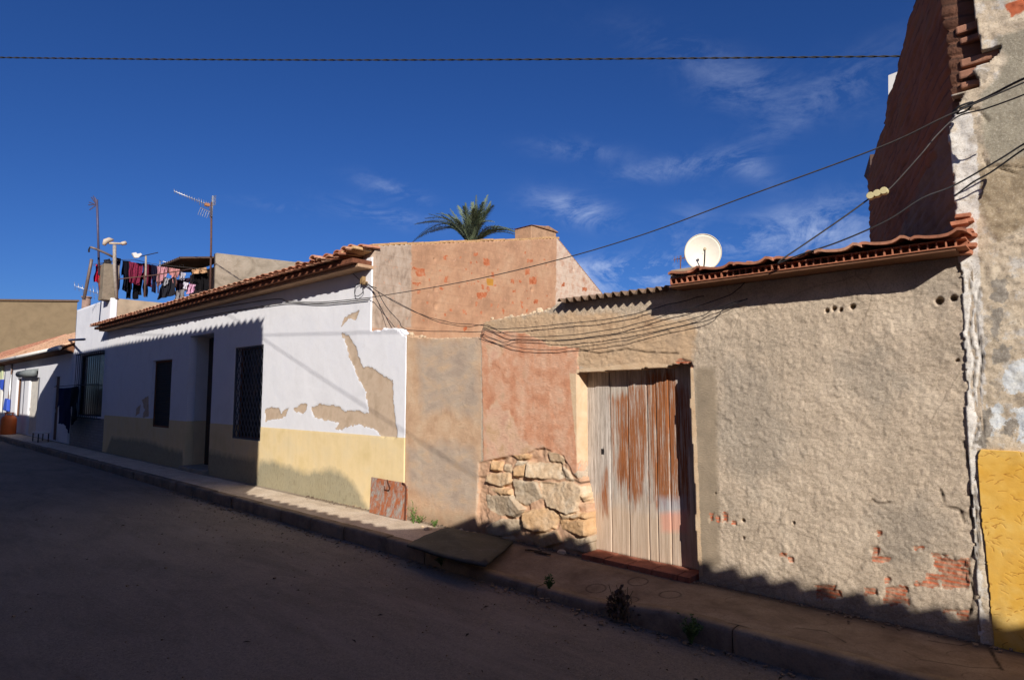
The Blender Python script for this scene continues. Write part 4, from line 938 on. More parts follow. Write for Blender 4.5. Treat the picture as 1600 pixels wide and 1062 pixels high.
for i, o in enumerate(opsB[:2]):
    mb = MB(); mb.box(o[0], o[1], D+.05, D+.08, o[2], o[3]-.01); dd = mb.build('door', simple('pale_door' if i else 'brown_door', lin((206,198,184)) if i else lin((96,66,48)), .7, 0, .2, 6, .1), fb)
    mb = MB(); mb.box(o[0]+.08, o[0]+.12, D+.02, D+.049, 1., 1.14); mb.build('handle', M_STEEL, dd)
window(fb, opsB[2], D, .1, 'pane')
mb = MB(); x0, x1 = F(37,580)[0], F(60,580)[0]; mb.tube([(x0, D-.14, 2.55), (x1, D-.14, 2.55)], .14, 12); mb.box(x0, x1, D-.05, D-.01, 2.5, 2.72); mb.build('rolled_blind', simple('grey_blind', lin((120,124,122)), .8, 0, .2, 6, .2), fb, True)
mb = MB(); x, _ = F(19,600); mb.tube([(x, D-.06, 0), (x, D-.06, 3.1)], .04, 8); mb.build('downpipe', M_STEEL, fb, True)
fc = far_house(-56, B0-.04, 'last white house of the row with dull olive brown roof at left frame edge', [(-45, -43.8, 0.02, 2.2)], M_CREAM, 3.15, 4.9, 9)
mb = MB(); mb.box(-45, -43.8, D+.14, D+.18, .02, 2.19); mb.build('door', simple('brown_door', lin((96,66,48))), fc)
# tall plain building beyond
tp = root('tall_plain_building', 'tall plain building with blank ochre wall behind the far roofs', 'building', (-60, 9, 0))
yA = SX(-6, 471, -60)[0]; yB = SX(121, 471, -60)[0]; zA = SX(20,471,-60)[1]; zB = SX(118,471,-60)[1]
mb = MB(); mb.prism([(yA-.5, 0), (yB, 0), (yB, zB), (yA-.5, zA-.1)], 0, -70, -60); mb.build('side_wall', M_CONC2, tp)
mb = MB(); mb.hexa([(-70.1, yA-.6, zA-.12), (-59.9, yA-.6, zA-.12), (-59.9, yB+.1, zB+.01), (-70.1, yB+.1, zB+.01), (-70.1, yA-.6, zA+.02), (-59.9, yA-.6, zA+.02), (-59.9, yB+.1, zB+.15), (-70.1, yB+.1, zB+.15)]); mb.build('coping', simple('coping_dark', lin((112,88,66)), .95), tp)
# ------------------------------------------------------------------ HOUSES ACROSS THE STREET (behind the viewer; they throw the street shadow)
OY = -1.20
def across(x0, x1, z, label, lslope=None):
    f = root('townhouse', label, 'house', ((x0+x1)/2, OY-.3, 0))
    mb = MB()
    P = [(x0, -.3), (x1, -.3), (x1, z-.1), (lslope[0] if lslope else x0, z-.1)]
    if lslope: P.append((x0, lslope[1]))
    mb.prism(P, 1, OY-5, OY-.03); mb.build('wall', simple('across_wall', lin((214,206,194)), .9, 0, .1, 2, .2), f)
    X0 = lslope[0] if lslope else x0
    if z > 5.9: tile_roof('tiled_roof', f, X0-.05, x1+.02, OY-5.3, z+1.15, OY, z-.06, res=6, seed=2, amp=.0) if False else None
    # roof: wavy tile sheet running down to the eave
    per = .28 if z > 8 or z < 5 else .247; xs = np.arange(X0-.05, x1+.02, per/10); V = []; Q = []
    amp = .16 if z > 8 else .19 if z < 5 else .15; prof = amp*(.5+.5*np.cos(2*np.pi*xs/per))**.8-.01
    pts = [(OY, 0.), (OY-2.6, .75), (OY-5.2, 0.)]
    for i, x in enumerate(xs):
        for (y, dz) in pts: V.append((x, y, z-.085+dz+prof[i]))
    for i, x in enumerate(xs):
        for (y, dz) in pts: V.append((x, y, z-.115+dz+prof[i]*.9))
    n3 = len(xs)*3
    for i in range(len(xs)-1):
        for j in range(2):
            a = i*3+j; Q += [(a, a+1, a+4, a+3), (n3+a+3, n3+a+4, n3+a+1, n3+a)]
        Q += [(i*3, (i+1)*3, (i+1)*3+n3, i*3+n3), (i*3+2, i*3+2+n3, (i+1)*3+2+n3, (i+1)*3+2)]
    bigmesh('tiled_roof', V, Q, M_TILE, f, dict(rnd=np.repeat(vnoise(xs/per, xs*0, 5), 3).tolist()*2))
    
    for k in range(int((x1-X0)/4)):
        xx = X0+2+4*k; mb = MB(); mb.box(xx-.5, xx+.5, OY-.06, OY-.01, 1., 2.3); mb.build('window', M_BROWN, f)
    return f
across(-18.3-2.8, -2.55, 8.52, 'tall house across the street with wavy tiled eave, two storeys', (-18.3, 6.3))
across(-46, -21.15, 6.26, 'low house across the street furthest down, wavy tiled eave')
across(-2.5, 3.05, 4.93, 'single storey house across the street, lowest of the row')
across(3.1, 24, 5.60, 'house across the street nearest right, medium height tiled eave')
# ------------------------------------------------------------------ SATELLITE DISH on the low roof
c = np.array(F3(1098.5, 394, 8.5)); R = .262
ds = root('satellite_dish', 'round cream satellite dish standing above the tiled eave of the low house', 'satellite dish', (c[0], c[1], 3.2))
to = np.array([0, 0, H])-c; to /= np.linalg.norm(to); nrm = to+np.array([.18, 0, .22]); nrm /= np.linalg.norm(nrm)
ux = np.cross(nrm, [0, 0, 1]); ux /= np.linalg.norm(ux); uz = np.cross(ux, nrm)*-1; uz = -uz if uz[2] < 0 else uz
mb = MB(); vs_ = [c-nrm*.07]; fs = []; nr, na = 8, 48
for side_ in (0, 1):
    for i in range(1, nr+1):
        for j in range(na):
            t = 2*math.pi*j/na; r_ = R*i/nr; vs_.append(c+ux*r_*math.cos(t)+uz*r_*1.04*math.sin(t)+nrm*(-.07+.07*(i/nr)**2-side_*.012))
    o1 = 1+side_*nr*na
    for i in range(nr-1):
        for j in range(na): fs.append((o1+i*na+j, o1+(i+1)*na+j, o1+(i+1)*na+(j+1) % na, o1+i*na+(j+1) % na))
    for j in range(na): fs.append((0, o1+j, o1+(j+1) % na))
for j in range(na): a_ = 1+(nr-1)*na+j; b_ = 1+(nr-1)*na+(j+1) % na; fs.append((a_, a_+nr*na, b_+nr*na, b_))
mb.add(vs_, fs); mb.build('reflector', simple('dish_enamel', lin((226,216,196)), .55, 0, .06, 5, .05, .3), ds, True)
mb = MB(); t_ = [c+ux*R*1.0*math.cos(2*math.pi*j/48)+uz*R*1.04*math.sin(2*math.pi*j/48) for j in range(49)]; mb.tube(t_, .007, 6, False); mb.build('rim', simple('dish_rim', lin((206,194,172)), .6, 0, .1, 5, .05), ds, True)
mb = MB(); mb.tube([c-uz*R*1.02+nrm*.0, c-uz*.17+nrm*.10, c-uz*.02+nrm*.17], .010, 6); arm = mb.build('feed_arm', M_BLACK, ds, True)
mb = MB(); mb.tube([c+nrm*.18+uz*.01, c+nrm*.13+uz*.0], [.022, .018], 10); mb.build('feed_horn', simple('horn_plastic', lin((196,176,140)), .6), arm, True)
mb = MB(); mb.tube([(c[0], c[1]+.12, 3.1), (c[0], c[1]+.12, c[2])], .02, 8); mb.tube([(c[0], c[1]+.12, c[2]-.03), tuple(c-nrm*.08)], .016, 6); mb.build('mast', M_STEEL, ds, True)
# small aerial left of it
p = np.array(F3(1063, 404, 9.0)); sa = root('small_aerial', 'tiny rusty aerial just left of the satellite dish', 'aerial', (p[0], p[1], 3.2))
mb = MB(); mb.tube([(p[0], p[1], 3.1), tuple(p+np.array([0, 0, .05]))], .009, 5); mb.tube([p+np.array([-.12, 0, 0]), p+np.array([.1, .05, .01])], .007, 5)
for k in (-.1, -.05, .02, .07): mb.tube([p+np.array([k, 0, -.05]), p+np.array([k, 0, .05])], .004, 4)
mb.build('rods', M_BROWN, sa)
# ------------------------------------------------------------------ CABLES
def spline(P, n=12):
    P = [Vector(p) for p in P]; out = []
    for i in range(len(P)-1):
        a = P[max(i-1, 0)]; b = P[i]; c_ = P[i+1]; d = P[min(i+2, len(P)-1)]
        for k in range(n):
            t = k/n; out.append(.5*((2*b)+(c_-a)*t+(2*a-5*b+4*c_-d)*t*t+(3*b-a-3*c_+d)*t**3))
    out.append(P[-1]); return out
def cable(name, pts, r, label, mat=None, group=None, wob=0., n=10):
    q = spline(pts, n)
    if wob: q = [v+Vector((0, 0, wob*(float(vnoise(np.array([i*.45]), np.array([len(label)*1.]), 3)[0])-.5))) for i, v in enumerate(q)]
    mb = MB(); mb.tube(q, r, 6); o = mb.build(name, mat or M_WIRE, None, True)
    return tag(o, label, 'cable', group)
# twisted overhead cable
a_ = np.array(F3(1425, 88, 13.5))
d0 = ray(0, 85); t0 = 15.2; b_ = d0*t0+np.array([0, 0, H]); dirv = b_-a_; e_ = a_+dirv*1.32
tw = MB(); path = []
NP = 900
for i in range(NP+1):
    t = i/NP; p = a_+(e_-a_)*t; p[2] -= .30*4*t*(1-t)*0+.12*math.sin(math.pi*t); path.append(p)
L_ = np.linalg.norm(e_-a_); dn = (e_-a_)/L_; s1 = np.cross(dn, [0, 0, 1]); s1 /= np.linalg.norm(s1); s2 = np.cross(dn, s1)
for ph in (0, math.pi):
    tw.tube([p+s1*.0105*math.cos(ph+2*math.pi*i/NP*L_/.42)+s2*.0105*math.sin(ph+2*math.pi*i/NP*L_/.42) for i, p in enumerate(path)], .0105, 6)
o = tw.build('overhead_cable', M_WIRE, None, True); tag(o, 'thick twisted black cable crossing the whole sky near the top', 'cable')
mb = MB(); mb.tube([(e_[0], e_[1], 4.3), (e_[0], e_[1], e_[2]+.3)], .05, 8); o = mb.build('cable_post', M_STEEL, None, True); tag(o, 'steel roof post across the street carrying the twisted cable', 'post')
mb = MB(); mb.tube([(a_[0], a_[1]+.05, 0), (a_[0], a_[1]+.05, a_[2]+.2)], [.14, .09], 10); o = mb.build('cable_post', M_BROWN, None, True); tag(o, 'timber cable post hidden behind the tall building', 'post')
def ff(P, Y): return [F3(x, y, Y) for x, y in P]
# long wire tower -> white house
def lerpY(P, Ys): return [F3(x, y, Y) for (x, y), Y in zip(P, Ys)]
cable('long_wire', lerpY([(1640,110),(1600,129),(1480,181),(1370,232),(1155,311),(1000,368),(860,409),(720,441),(578,465)], [4.9,4.92,4.95,5.0,5.06,5.12,5.16,5.2,5.25]), .0055, 'long thin wire sloping down across the sky from tall building to white house', M_WIREG, n=8)
cable('wall_wire', ff([(578,465),(500,472),(450,470),(420,468),(300,487),(190,500)], 5.27), .007, 'grey wire running left under the eave along the white wall, upper one', M_WIREG)
cable('wall_wire', ff([(575,468),(500,475),(440,474),(330,492),(230,510),(190,512)], 5.268), .007, 'grey wire sagging along the white wall, lower one with its cast shadow', M_WIREG)
YW = 5.255
B = [(566,436),(590,455),(620,472),(681,501),(727,510),(757,507)]
cable('bundle_wire', ff(B+[(783,514),(849,509),(960,497),(1035,478),(1100,462)], YW), .0042, 'black wire draping from white house corner to tiled eave, uppermost strand of the bundle', M_WIRE, 'wires draped across the low house', .01)
cable('bundle_wire', ff([(568,440),(600,462),(650,488),(700,503),(757,509),(798,524),(862,525),(960,514),(1060,487),(1128,466),(1156,449),(1166,436)], YW-.006), .0042, 'black wire draping across low house, second strand rising steeply to the eave', M_WIRE, 'wires draped across the low house', .01)
cable('bundle_wire', ff([(750,523),(785,534),(813,529),(874,532),(960,524),(1080,498),(1120,482),(1168,466)], YW-.004), .0036, 'thin black wire starting above the grey patch, third strand of the bundle', M_WIRE, 'wires draped across the low house', .012)
cable('bundle_wire', ff([(752,520),(773,530),(811,543),(862,546),(960,535),(1040,516),(1112,498),(1132,482),(1168,466)], YW-.002), .0036, 'thin black wire draping above the door, lowest strand of the bundle', M_WIRE, 'wires draped across the low house', .012)
cable('drop_wire', ff([(590,455),(604,480),(622,500),(642,516),(757,518)], YW), .005, 'thin slack wire dropping steeply beside the white wall edge', M_WIRE, None, .01)
# connector block and wires from the tall building
cable('feeder_wire', lerpY([(1640,128),(1600,148),(1540,170),(1497,182),(1465,210),(1440,240),(1395,290),(1384,298)], [4.98,5.0,5.1,5.18,5.12,5.06,5.02,5.0]), .005, 'wire dropping from tall building front to the cream connector block', M_WIREG)
cable('feeder_wire', lerpY([(1360,309),(1320,338),(1262,378),(1222,405),(1215,412)], [5.0,5.0,5.0,4.99,5.0]), .006, 'wire from the cream connector block down to the tiled eave', M_WIREG)
cable('feeder_wire', lerpY([(1640,112),(1600,123),(1540,153),(1500,170)], [4.9,4.95,5.1,5.2]), .008, 'thick black wire fixed to tall building with a looped knot', M_WIRE)
mb = MB(); mb.tube(spline(lerpY([(1488,176),(1500,166),(1520,160),(1512,172),(1495,178),(1505,168),(1518,165)], [5.2,5.18,5.19,5.17,5.19,5.16,5.18]), 6), .007, 6)
o = mb.build('wire_knot', M_WIRE, None, True); tag(o, 'tangled knot of black wire on tall building corner', 'cable')
cable('branch_wire', lerpY([(1640,205),(1600,225),(1560,250),(1490,290),(1440,310),(1385,345),(1310,378),(1250,398),(1215,412)], [5.0,5.12,5.15,5.18,5.1,5.05,5.0,4.98,4.98]), .006, 'black wire across the cracked render, upper of two running to tiled eave', M_WIRE)
cable('branch_wire', lerpY([(1640,212),(1600,233),(1550,268),(1520,285),(1491,307)], [5.0,5.1,5.16,5.18,5.2]), .006, 'short black wire across the cracked render, lower of two ending at wall edge', M_WIRE)
ci = root('connector_block', 'cream three-lobed cable connector hanging in front of dark side wall', 'connector', F3(1371, 305, 5.0))
A0, A1 = np.array(F3(1359, 309, 5.0)), np.array(F3(1384, 300, 5.0)); da = A1-A0
mb = MB(); mb.obox((A0+A1)/2, da/2, (0, .014, 0), (0, 0, .014)); mb.build('body', simple('cream_plastic', lin((206,190,140)), .6, 0, .1, 9, .1), ci, bevel=.006)
mb = MB()
for t in (.08, .5, .92):
    q = A0+da*t; mb.tube([q+np.array([0, -.03, .008]), q+np.array([0, .02, .008])], .026, 10)
mb.build('screw_caps', simple('cream_plastic', lin((206,190,140))), ci, bevel=.003)
# bracket cluster at the white house corner
br = root('cable_bracket', 'small tangle of clamps and loose wire at the white house corner', 'bracket', F3(567, 438, 5.27))
q = np.array(F3(567, 438, 5.26)); mb = MB(); mb.obox(q, (.035, 0, .01), (0, .03, 0), (.0, 0, .05)); mb.obox(q+np.array([.06, 0, -.05]), (.03, 0, 0), (0, .03, 0), (0, 0, .025)); mb.build('clamp', simple('clamp_ochre', lin((150,120,80)), .8, 0, .3, 20), br, bevel=.005)
mb = MB(); mb.tube(spline(ff([(562,442),(556,446),(554,458),(558,463),(567,456),(566,446)], 5.255), 8), .006, 5); mb.tube(spline(ff([(552,428),(562,437),(575,445),(588,450)], 5.25), 8), .006, 5); mb.build('loose_wire', M_WIRE, br, True)
# cables across the street that shadow the white wall
for (x0, z0, x1, z1, yy, lab) in ((-12, 8.42, 2.9, 7.485, -.72, 'upper'), (-6, 8.9, 2.9, 5.70, -.80, 'sloping')):
    o = cable('street_cable', [(x0, yy, z0), ((x0+x1)/2, yy, (z0+z1)/2-.05), (x1, yy, z1)], .006, 'overhead cable along the houses across the street, %s one' % lab)
# ------------------------------------------------------------------ LEANING METAL PLATE
def mat_rust():
    n = N('rusty_blue_paint'); b = n.mottle([lin((132,146,142)), lin((156,164,156)), lin((120,128,120))], 6, 7, .6, .3, .7, n.map(2.5, 1, 1))
    r = n.mottle([lin((120,62,34)), lin((168,92,48)), lin((140,90,62))], 14, 7, .7)
    f = n.ramp(n.noise(7, 10, .8, n.map(1.6, 1, .8)), [(.38, 0.), (.54, .95)])
    return n.end(n.mix(f, b, r), .8, n.bump(n.noise(30, 6, .7), .4, .003), spec=.3)
P0, P1 = F(577,799,5.16), F(634,813,5.16); P2, P3 = F(636,755,5.27), F(580,745,5.27)
pl = root('metal_plate', 'rusty pale blue metal plate leaning against the cream plinth', 'metal plate', (P0[0], 5.2, 0))
mb = MB(); bl, br_, tr, tl = np.array((P0[0], 5.16, .005)), np.array((P1[0], 5.16, .005)), np.array((P2[0], 5.27, P2[1])), np.array((P3[0], 5.27, P3[1])); dn_ = np.array([0, .012, .002])
N_ = 14
def lq(s, t): return bl*(1-s)*(1-t)+br_*s*(1-t)+tr*s*t+tl*(1-s)*t+np.array([0, -.012*math.sin(s*3.1)*t, 0])
vs_ = [lq(i/N_, j/N_)+k*dn_ for k in (0, 1) for i in range(N_+1) for j in range(N_+1)]; m_ = (N_+1); fs = []
for k in (0, 1):
    for i in range(N_):
        for j in range(N_):
            if (i, j) == (N_-1, N_-1): continue
            a = k*m_*m_+i*m_+j; fs.append((a, a+m_, a+m_+1, a+1))
mb.add(vs_, fs); plate = mb.build('plate', mat_rust(), pl, False, 0, .006)
mb = MB(); off_ = np.array([0, -.012, 0])
mb.tube([br_+off_+np.array([-.004, 0, .01]), lq(.995, .5)+off_, lq(.995, .88)+off_, lq(.97, .96)+off_, lq(.9, .995)+off_], .012, 8); mb.build('rolled_edge', simple('rust_rod', lin((90,52,36)), .8, .1, .4, 30, .3), pl, True)
q = lq(.52, .86)+np.array([0, -.03, 0]); mb = MB(); mb.tube([q+np.array([-.03, .03, .07]), q+np.array([.03, 0, .045]), q+np.array([.075, 0, -.02]), q+np.array([.05, 0, -.06]), q+np.array([-.05, 0, -.06]), q+np.array([-.055, 0, -.01])], .008, 6); mb.build('handle', simple('rust_rod', lin((90,52,36))), pl, True)
# ------------------------------------------------------------------ RUBBER MAT bridging kerb
KP = [(636,853),(648,846),(664,839),(690,829),(706,826),(722,832),(770,838),(803,849),(782,866),(757,885),(720,879),(675,866)]
def mat_mat():
    n = N('worn_board'); b = n.mottle([(.020,.021,.020), (.034,.036,.034), (.055,.056,.054)], 5, 8, .65)
    b = n.mix(n.ramp(n.noise(16, 7, .75), [(.58, 0.), (.7, .7)]), b, (.15,.15,.14))
    return n.end(b, .7, n.bump(n.noise(14, 7, .7), .5, .012), spec=.3)
gz = [.012,.015,.03,.06,.065,.03,.02,.03,.03,.03,.015,.012]
pts = []
for (x, y), z in zip(KP, gz): p = G(x, y, z); pts.append((p[0], p[1], z))
cen = np.mean(pts, 0); cen[2] = .05
mb = MB(); nrg = 7
vs_ = [tuple(cen)]; nP = len(pts)*3; ring = []
for i in range(len(pts)):
    a, b = np.array(pts[i]), np.array(pts[(i+1) % len(pts)])
    for k in range(3):
        p = a+(b-a)*k/3; ring.append(p+np.array([rng.uniform(-.008, .008), rng.uniform(-.008, .008), 0]))
for r_ in range(1, nrg+1):
    for p in ring:
        q = cen+(p-cen)*r_/nrg; w = .012*(float(vnoise(np.array([q[0]*5]), np.array([q[1]*5]), 3)[0])-.5); vs_.append((q[0], q[1], q[2]+w))
fs = [(0, 1+i, 1+(i+1) % nP) for i in range(nP)]
for r_ in range(nrg-1):
    for i in range(nP): fs.append((1+r_*nP+i, 1+(r_+1)*nP+i, 1+(r_+1)*nP+(i+1) % nP, 1+r_*nP+(i+1) % nP))
mb.add(vs_, fs); o = mb.build('ramp_mat', mat_mat(), None, True, 0, .022); tag(o, 'dark warped board laid over the pavement and kerb before the ruined house', 'mat')
o.modifiers['s'].offset = -1
# ------------------------------------------------------------------ WEEDS, DEBRIS
def leafmat(name, c): return simple(name, c, .7, 0, .4, 12, .1, .25)
def weed(x, y, z, h, n, spread, label, mat, seed, leaf=.022, group='weeds along the pavement'):
    r_ = np.random.RandomState(seed); w = root('weed', label, 'weed', (x, y, z), group); st = MB(); lf = MB()
    for k in range(n):
        az = r_.uniform(0, 6.283); ln = r_.uniform(.2, 1)**.6*spread; hh = h*r_.uniform(.35, 1)
        pts = [Vector((x+r_.uniform(-.01, .01), y+r_.uniform(-.01, .01), z))]
        for t in (.4, .75, 1.): pts.append(Vector((x+math.cos(az)*ln*t**1.4, y+math.sin(az)*ln*t**1.4*.7, z+hh*t)))
        st.tube(pts, [.003, .0025, .002, .001], 4)
        for m_ in range(11):
            t = r_.uniform(.15, 1); i = min(int(t*3), 2); p = pts[i].lerp(pts[i+1], t*3-i); lf.cur = r_.rand()
            d = Vector(r_.uniform(-1, 1, 3)); d.z = abs(d.z)*.7+.1; d.normalize(); s = d.cross(Vector(r_.uniform(-1, 1, 3))).normalized(); L = leaf*r_.uniform(.6, 1.5)
            lf.add([p, p+d*L*.5+s*L*.24, p+d*L, p+d*L*.5-s*L*.24], [(0, 1, 2, 3)])
    st.build('stems', mat, w); lf.build('leaves', mat, w)
    return w
GR = leafmat('weed_green', (.10, .16, .035)); DG = leafmat('weed_dark', (.07, .12, .035)); DRY = leafmat('dry_stalks', (.10, .07, .04))
for (px, py, z, h, n, s, lab, m_, sd_) in ((646,817,0,.30,9,.10,'tall sunlit weed beside the rusty plate',GR,1),(655,817,0,.11,12,.12,'low sunlit weed at the grey wall foot',GR,2),(679,823,0,.10,9,.06,'small bright weed tuft among wall rubble',GR,3),
    (858,919,-.05,.13,16,.05,'dark weed growing from the kerb edge before the door',DG,4),(1080,1004,-.15,.20,40,.10,'bushy dark weed at kerb foot right of the door',DG,5),(690,884,-.14,.10,10,.08,'sparse weed under the dark board',DG,6)):
    p = G(px, py, z); weed(p[0], p[1] if p[1] < 5.2 else 5.2, z, h, n, s, lab, m_, sd_)
pd = G(970, 962, -.13); db = root('debris_pile', 'dark clump of dead weeds and rubbish on the lowered kerb', 'debris', (pd[0], pd[1], -.1))
lf = MB()
for k in range(420):
    a1, r1 = rng.uniform(0, 6.28), abs(rng.normal(0, .06)); hgt = rng.rand()**1.6*.22*max(0, 1-r1/.2); p = Vector((pd[0]+r1*math.cos(a1)*1.2, pd[1]+r1*math.sin(a1), -.12+hgt)); lf.cur = rng.rand()
    d = Vector(rng.uniform(-1, 1, 3)).normalized(); s = d.cross(Vector(rng.uniform(-1, 1, 3))).normalized(); L = .02+.035*rng.rand()
    lf.add([p, p+d*L*.5+s*L*.35, p+d*L, p+d*L*.5-s*L*.35], [(0, 1, 2, 3)])
lf.build('dead_leaves', leafmat('dead_leaf', (.10, .065, .045)), db)
st = MB()
for k in range(26):
    a1 = rng.uniform(0, 6.28); st.tube([(pd[0]+rng.normal(0, .05), pd[1]+rng.normal(0, .04), -.12), (pd[0]+.12*math.cos(a1), pd[1]+.1*math.sin(a1), -.05+.14*rng.rand())], .003, 4)
st.build('stalks', DRY, db)
# small rubble at the wall foot
mb = MB(); sp_ = []
for q in ((660,822),(668,826),(675,824),(690,828),(725,827),(735,829),(742,832),(706,824),(748,833),(790,838),(880,862)):
    p = G(*q, .01); sp_.append((p[0], min(p[1], 5.24), .008))
rocks(mb, sp_, .018, .05, 12); o = mb.build('wall_rubble', M_STONE, None, False); tag(o, 'fallen plaster crumbs along the foot of the ruined wall', kind='stuff')
mb = MB(); p = G(838, 862, .0); 
for k in range(5): mb.obox((p[0]+rng.normal(0, .07), p[1]-.02+rng.normal(0, .02), .012), (.08*rng.rand()+.03, .01, .004*rng.randn()), (0, .008, 0), (0, 0, .006))
o = mb.build('wood_scraps', simple('dark_wood', (.05,.035,.025), .9), None); tag(o, 'dark wood scraps lying by the wall left of the door', 'scraps')
# ------------------------------------------------------------------ PALM
pc = np.array(F3(737, 392, 22.0)); PMAT = simple('palm_leaf', (.165, .195, .105), .55, 0, .3, 4, .1, .4); PM2 = simple('palm_trunk', lin((120,96,74)), .95, 0, .4, 8, .6)
pm = root('palm_tree', 'palm tree crown rising behind the orange gable wall', 'palm tree', (pc[0], pc[1], 0))
mb = MB(); mb.tube([(pc[0]+.1, pc[1], 0), (pc[0], pc[1]+.05, 4), (pc[0], pc[1], pc[2]+.1)], [.32, .26, .3], 12); mb.build('trunk', PM2, pm, True)
rtv = np.array(rt); 
fr = []
for q in ((744,305,.0),(765,318,.2),(776,322,-.4),(757,312,.5),(712,320,.3),(690,332,-.2),(675,332,.6),(660,346,.2),(653,352,-.5),(652,370,.3),(668,360,.7),(815,362,.2),(800,358,-.6),(812,368,.6),(735,330,.9),(722,345,-.8),(750,322,-.5),(783,350,-1),(700,340,-.9),(690,352,1.),(730,318,-.3),(640,378,.4),(832,378,-.3)): fr.append(q)
fr += [(px+rng.uniform(-14, 14), py+rng.uniform(-6, 12), rng.uniform(-1, 1)) for px, py, _ in fr if py < 366]
mb = MB()
for i, (px, py, dep) in enumerate(fr):
    tip = np.array(F3(px, py, 22.0+dep)); tip[1] = 22+dep*1.5; base = pc+np.array([0, 0, .1]); dv = tip-base
    hor = math.hypot(dv[0], dv[1]); arch = (.08+.10*rng.rand())*hor
    P = []
    for t in np.linspace(0, 1, 22): P.append(Vector(base+dv*t+np.array([0, 0, arch*4*t*(1-t)*.8+.14*hor*math.sin(math.pi*t)*(1-t)])))
    mb.cur = rng.rand(); mb.tube(P, list(np.linspace(.035, .008, 22)), 5)
    L = sum((P[k+1]-P[k]).length for k in range(21)); nl = 60
    for k in range(nl):
        t = .12+.88*k/nl; f_ = t*21; j = min(int(f_), 20); p = P[j].lerp(P[j+1], f_-j); tg = (P[j+1]-P[j]).normalized()
        sd = tg.cross(Vector((0, 0, 1)));
        if sd.length < .2: sd = tg.cross(Vector((1, .3, 0)))
        sd.normalize(); upv = sd.cross(tg).normalized(); ll = rng.uniform(.75, 1.1)*.50*math.sin(math.pi*min(.97, .18+.75*t))*(.6+.4*min(1, L/2.5))
        for sgn in (-1, 1):
            mb.cur = rng.rand(); d = (tg*.8+sd*sgn*rng.uniform(.45, .75)+upv*(.2+rng.uniform(-.15, .15))+Vector((0, 0, -.10))).normalized(); w = .0115
            n_ = d.cross(upv).normalized()*w
            q1 = p+d*ll*.55; q2 = p+d*ll+Vector((0, 0, -.22*ll)); mb.add([p-n_, p+n_, q1+n_*.9, q2, q1-n_*.9], [(0, 1, 2, 4), (4, 2, 3)])
mb.build('crown', PMAT, pm)
# ------------------------------------------------------------------ TERRACE: posts, aerials, washing
XQ = -21.62
def s3(px, py, X=XQ): return np.array(S3(px, py, X))
def pole(name, label, cat, P, r, mat, X=XQ, extra=None):
    pts = [s3(x, y, X) for x, y in P]; b = root(name, label, cat, tuple(pts[-1])); mb = MB(); mb.tube(pts, r, 8); mb.build('pole', mat, b, True); return b
b = root('concrete_post', 'weathered square concrete post at the terrace corner', 'post', tuple(s3(170, 464)))
y0, zt_ = SX(160, 414, -21.7); y1 = SX(182, 414, -21.7)[0]
mb = MB(); mb.box(-21.95, -21.5, y0, y1, 4.5, 5.60); mb.box(-21.97, -21.48, y1-.06, y1+.04, 4.5, 5.58)
b1 = mb.build('shaft', simple('weathered_post', lin((132,118,100)), .95, 0, .4, 4, .6), b, bevel=.012)
b = pole('street_mast', 'pale mast with dome lamp head beside the concrete post', 'mast', [(179,383),(179,420),(182,466)], .05, simple('pale_mast', lin((158,146,132)), .75, .1, .4, 14), -21.40)
q = s3(171, 379, -21.40); mb = MB()
mb.tube([q+np.array([0, -.14, -.10]), q+np.array([0, -.10, .02]), q+np.array([0, 0, .09]), q+np.array([0, .1, .1])], [.045, .08, .07, .03], 12); mb.build('lamp_head', simple('lamp_cream', lin((190,172,150)), .7), b, True)
mb = MB(); mb.tube([s3(170, 380, -21.40), s3(197, 381, -21.40)], .035, 8); mb.tube([s3(190, 381, -21.40), s3(197, 379, -21.40)], .055, 8); mb.build('cross_arm', simple('lamp_cream', lin((222,206,186))), b, True)
b = pole('tall_aerial', 'tall thin dark aerial pole with small fan of rods on top', 'aerial', [(151.5,312),(153,360),(155,430)], .032, simple('dark_pole', lin((92,84,104)), .6, .4, .2, 9), -21.9)
mb = MB(); h0 = s3(151, 320, -21.9)
for x, y in ((139,316),(143,308),(146,306),(140,328),(149,309),(138,320)): mb.tube([h0, s3(x, y, -21.9)], .016, 5)
mb.build('rods', simple('dark_pole', (0.1,0.1,0.1)), b)
b = pole('bracket_arm', 'slanting grey arm reaching left from the mast', 'bracket', [(141,386),(150,389),(164,395),(178,402)], .035, simple('dull_steel', lin((128,112,104)), .6, .4, .3, 9), -21.5)
mb = MB(); mb.tube([s3(141,386,-21.5), s3(139,390,-21.5), s3(139,394,-21.5)], .025, 6); mb.build('hook', M_BLACK, b)
pole('slanting_pole', 'dark slanting pole at left end of the terrace', 'pole', [(143,405),(142,412),(131,468)], .045, simple('dull_steel', (.1,.1,.1)), -21.75)
b = pole('thin_aerial', 'thin aerial with pale heart shaped receiver and long crossbar', 'aerial', [(228,400),(228,420),(226,464)], .03, simple('pale_mast', (.1,.1,.1)), -21.5)
mb = MB(); mb.tube([s3(214, 402, -21.5), s3(247, 394.5, -21.5)], .014, 6); mb.build('crossbar', M_BLACK, b)
mb = MB(); q = s3(213, 400, -21.5)
mb.prism([(q[1]-.14, q[2]+.06), (q[1]-.03, q[2]+.1), (q[1]+.01, q[2]+.06), (q[1]+.1, q[2]+.1), (q[1]+.14, q[2]+.06), (q[1]+.04, q[2]-.06), (q[1]-.06, q[2]-.08)], 0, -21.52, -21.42); mb.build('receiver', M_CREAM, b, bevel=.01)
